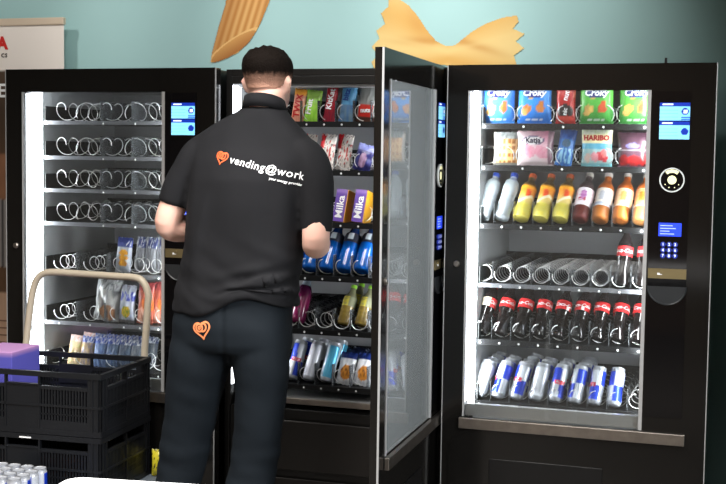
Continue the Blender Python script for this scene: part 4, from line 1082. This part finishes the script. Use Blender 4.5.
def shirt():
    bm = bmesh.new()
    R = [(-.027, -.002, .985, .214, .152), (-.024, -.002, 1.04, .212, .150), (-.014, -.002, 1.10, .208, .145), (-.002, 0, 1.18, .205, .142), (.006, .004, 1.26, .203, .145), (.014, .008, 1.35, .205, .15), (.022, .008, 1.43, .207, .146), (.025, .006, 1.49, .212, .125), (.026, .006, 1.535, .214, .102), (.031, .006, 1.575, .192, .088), (.042, .01, 1.607, .150, .082), (.054, .014, 1.635, .107, .078), (.062, .018, 1.658, .077, .073), (.064, .019, 1.668, .071, .07)]
    loft(bm, R, 44, 2.35)
    for pts, rr in (([(-.1, 0, 1.53), (-.15, -.003, 1.508), (-.198, -.012, 1.445), (-.228, -.02, 1.385), (-.242, -.022, 1.345)], [.055, .066, .062, .058, .056]),
                    ([(.15, 0, 1.53), (.205, -.003, 1.512), (.248, -.012, 1.44), (.263, -.02, 1.34), (.266, -.024, 1.262)], [.055, .066, .062, .056, .054])):
        tube(bm, pts, rr, 20, smooth=5)
    me = remesh(bm, .0075, 10)
    for v in me.vertices:
        x, y, z = v.co
        n = v.normal
        k = sm(1.3, 1.05, z)
        d = .009*noise.noise(Vector((x*7+1, y*7, z*3)))+.004*noise.noise(Vector((x*16, y*16, z*6+3)))
        d += k*.010*noise.noise(Vector((x*5, y*5, z*22+x*12)))
        rg = exp(-((x-.12)/.1)**2)*sm(-.02, -.08, y)
        d += rg*.012*sin((z-1.09-.25*(x-.1))*120)*exp(-((z-1.09)/.05)**2)
        d += .007*exp(-((x+.08+(1.35-z)*.25)/.02)**2)*sm(1.42, 1.3, z)*sm(1.1, 1.2, z)
        d -= .006*exp(-((x-.14+(1.4-z)*.1)/.025)**2)*sm(1.1, 1.25, z)*sm(1.52, 1.4, z)
        v.co += n*d
    # the hem rides up over the seat
    for v in me.vertices:
        if v.co.z < 1.1:
            up = .065*exp(-((v.co.x-.07)/.10)**2)+.012*sm(.08, .2, v.co.x)
            v.co.z += up*sm(1.1, 1.0, v.co.z)
    o = obj('polo_shirt', me, mat('polo_black', (21, 21, 24), .85, spec=.25, bump=.12, bscale=500), man)
    bm = bmesh.new()
    prof = [(.070, .0), (.068, .02), (.066, .038), (.068, .040), (.0725, .02), (.078, -.004)]
    rings = []
    for r, h in prof:
        rings.append([bm.verts.new((.065+r*cos(2*pi*k/32), .019+r*1.0*sin(2*pi*k/32), 1.652+h-.022*sin(2*pi*k/32))) for k in range(32)])
    for i in range(len(rings)):
        A, B = rings[i], rings[(i+1) % len(rings)]
        for k in range(32): bm.faces.new((A[k], A[(k+1) % 32], B[(k+1) % 32], B[k]))
    bmesh.ops.recalc_face_normals(bm, faces=bm.faces)
    obj('collar', bm, mat('polo_black', (21, 21, 24), .85), o, smooth=True)
    return o
SH = shirt()
def trousers():
    bm = bmesh.new()
    loft(bm, [(-.025, 0, 1.1, .18, .13), (-.028, 0, 1.03, .192, .138), (-.034, -.006, .95, .203, .142), (-.036, -.008, .895, .205, .135), (-.036, -.008, .868, .2, .12)], 40, 2.3)
    for pts in (LEG_L, LEG_R): tube(bm, [(x, y, z) for x, y, z, r in pts[:-1]]+[(pts[-1][0], pts[-1][1], .05)], [r*(1.02 if i else 1.0) for i, (x, y, z, r) in enumerate(pts)], 20, smooth=5)
    me = remesh(bm, .008, 8)
    for v in me.vertices:
        x, y, z = v.co
        d = .005*noise.noise(Vector((x*9, y*9, z*5+7)))+.006*sm(.7, .4, z)*noise.noise(Vector((x*5, y*5, z*24)))+.004*noise.noise(Vector((x*8+z*12, y*8, z*10)))
        d -= .006*exp(-((x+.01)/.008)**2)*sm(-.05, -.1, y)*sm(.82, .9, z)
        v.co += v.normal*d
    o = obj('trousers', me, mat('trousers_navy', (12, 20, 27), .8, spec=.25, bump=.12, bscale=400), man)
    return o
TR = trousers()
for s, f in ((-1, LEG_L[-1]), (1, LEG_R[-1])):
    bm = bmesh.new(); tube(bm, [(f[0], f[1]-.075, .045), (f[0], f[1]-.05, .06), (f[0], f[1]+.03, .062), (f[0], f[1]+.11, .045), (f[0], f[1]+.18, .036), (f[0], f[1]+.21, .03)], [.02, .052, .056, .048, .044, .02], 18, smooth=4)
    for v in bm.verts: v.co.z = max(v.co.z, .002)
    obj('shoe', bm, flat('shoe_black', (20, 20, 21), .4), man, smooth=True)
# prints on the clothes lie on the cloth itself
def bvh_of(o):
    return BVHTree.FromPolygons([v.co.copy() for v in o.data.vertices], [tuple(p.vertices) for p in o.data.polygons])
BS, BT = bvh_of(SH), bvh_of(TR)
def onto(bv, x, z, lift=.0022):
    h = bv.ray_cast(Vector((x, -1, z)), Vector((0, 1, 0)))
    return (x, (h[0].y if h[0] else -.14)-lift, z)
def cloth_print(name, data, cx, cz, rot, m, parent, bv, lab=None, lift=.0022):
    bm = bmesh.new(); c, s = cos(rot), sin(rot)
    surf2d(bm, fine(data), lambda a, b: onto(bv, cx+a*c-b*s, cz+a*s+b*c, lift))
    o = obj(name, bm, m, parent)
    if lab: o['label'] = lab
    return o
def heart(sz):
    P = []
    for i in range(48):
        t = 2*pi*i/48
        P.append((sz*16*sin(t)**3/17, sz*(13*cos(t)-5*cos(2*t)-2*cos(3*t)-cos(4*t))/17))
    return P
def join2d(*ds):
    vs, fs = [], []
    for v, f in ds:
        k = len(vs); vs += v; fs += [tuple(i+k for i in q) for q in f]
    return vs, fs
def circ(cx, cy, r, a0=0, a1=360, n=28): return [(cx+r*cos(radians(a0+(a1-a0)*i/n)), cy+r*sin(radians(a0+(a1-a0)*i/n))) for i in range(n+1)]
def logo(sz, w):
    return join2d(ribbon(heart(sz), w), ribbon(circ(-.28*sz, .2*sz, .38*sz), w, False), ribbon(circ(.1*sz, .2*sz, .42*sz, -115, 105), w, False), ribbon(circ(-.28*sz, .2*sz, .13*sz), w*.8, False))
ORG = flat('logo_orange', (232, 96, 44), .55); ORG2 = flat('logo_orange_pale', (240, 140, 90), .55)
SL = radians(-12.5)
lx, lz = TEXTPOS = (.05, 1.487)
def along(d, up=0): return (lx+d*cos(SL)-up*sin(SL), lz+d*sin(SL)+up*cos(SL))
p = along(-.078, .0)
cloth_print('shirt_logo', logo(.0225, .0042), p[0], p[1], SL, ORG, SH, BS, 'orange heart logo')
p = along(-.046, -.0)
cloth_print('shirt_lettering', text2d('vending@work', .0352, .0004, 'LEFT', space=1.1), p[0], p[1], SL, WHITE, SH, BS, 'white vending@work lettering')
p = along(.192, -.028)
cloth_print('shirt_small_lettering', text2d('your energy provider', .0112, .0003, 'RIGHT'), p[0], p[1], SL, WHITE, SH, BS, 'small white slogan')
cloth_print('pocket_logo', logo(.032, .006), -.08, .948, radians(12), ORG2, TR, BT, 'orange heart logo')

# ------------------------------------------------------------------ lamps and camera
def spot(name, loc, target, power, ang, blend, col):
    l = bpy.data.lights.new(name, 'SPOT'); l.energy = power; l.color = col; l.spot_size = radians(ang); l.spot_blend = blend; l.shadow_soft_size = .06
    o = bpy.data.objects.new(name, l); COL.objects.link(o); o.location = loc
    o.rotation_euler = (Vector(target)-Vector(loc)).to_track_quat('-Z', 'Y').to_euler(); return o
for x, pw in ((-1.4, 32), (-.55, 38), (.3, 60), (.98, 66)): spot('wall_spot', (x, -.35, 2.84), (x-(.04 if x > .9 else 0), .9, 2.02), pw, 66, .9, (1, .98, .95))
area('ceiling_lamp', (.4, -1.7, 2.85), (.4, -1.7, 0), 1.2, 80, (1, .97, .93), 1.2, 125)
area('ceiling_lamp', (-1.6, -2.6, 2.85), (-1.6, -2.6, 0), 1.2, 60, (1, .94, .86), 1.2, 125)
area('ceiling_lamp', (1.6, -3.6, 2.85), (1.6, -3.6, 0), 1.2, 60, (1, .97, .93), 1.2, 125)
area('side_fill', (3.3, -2.3, 1.9), (.8, -.5, 1.2), 1.0, 36, (.95, .98, 1), 1.4, 80)  # added fill light out of view, brightens the open door and the man
area('ceiling_lamp', (0, -5.4, 2.85), (0, -5.4, 0), 1.4, 62, (1, .95, .88), 1.4)  # added out of view to brighten the front wall that the headers reflect
wd = bpy.data.worlds.new('world'); S.world = wd; wd.use_nodes = True
wd.node_tree.nodes['Background'].inputs[0].default_value = (.5, .45, .4, 1); wd.node_tree.nodes['Background'].inputs[1].default_value = .1
cam = bpy.data.cameras.new('camera'); cam.sensor_width = 36; cam.lens = 1231.83/726*36; cam.clip_start = .05
co_ = bpy.data.objects.new('camera', cam); COL.objects.link(co_)
co_.matrix_world = Matrix.Translation((1.964, -4.298, 1.5175)) @ Matrix.Rotation(radians(17.8), 4, 'Z') @ Matrix.Rotation(radians(90-4.0468), 4, 'X') @ Matrix.Rotation(radians(.7775), 4, 'Z')
S.camera = co_
S.view_settings.view_transform = 'Standard'; S.view_settings.look = 'None'; S.view_settings.gamma = 1; S.view_settings.use_curve_mapping = False
S.view_settings.exposure = 0.0
S.cycles.max_bounces = 10; S.cycles.transparent_max_bounces = 16; S.cycles.use_denoising = True; S.cycles.sample_clamp_indirect = 4
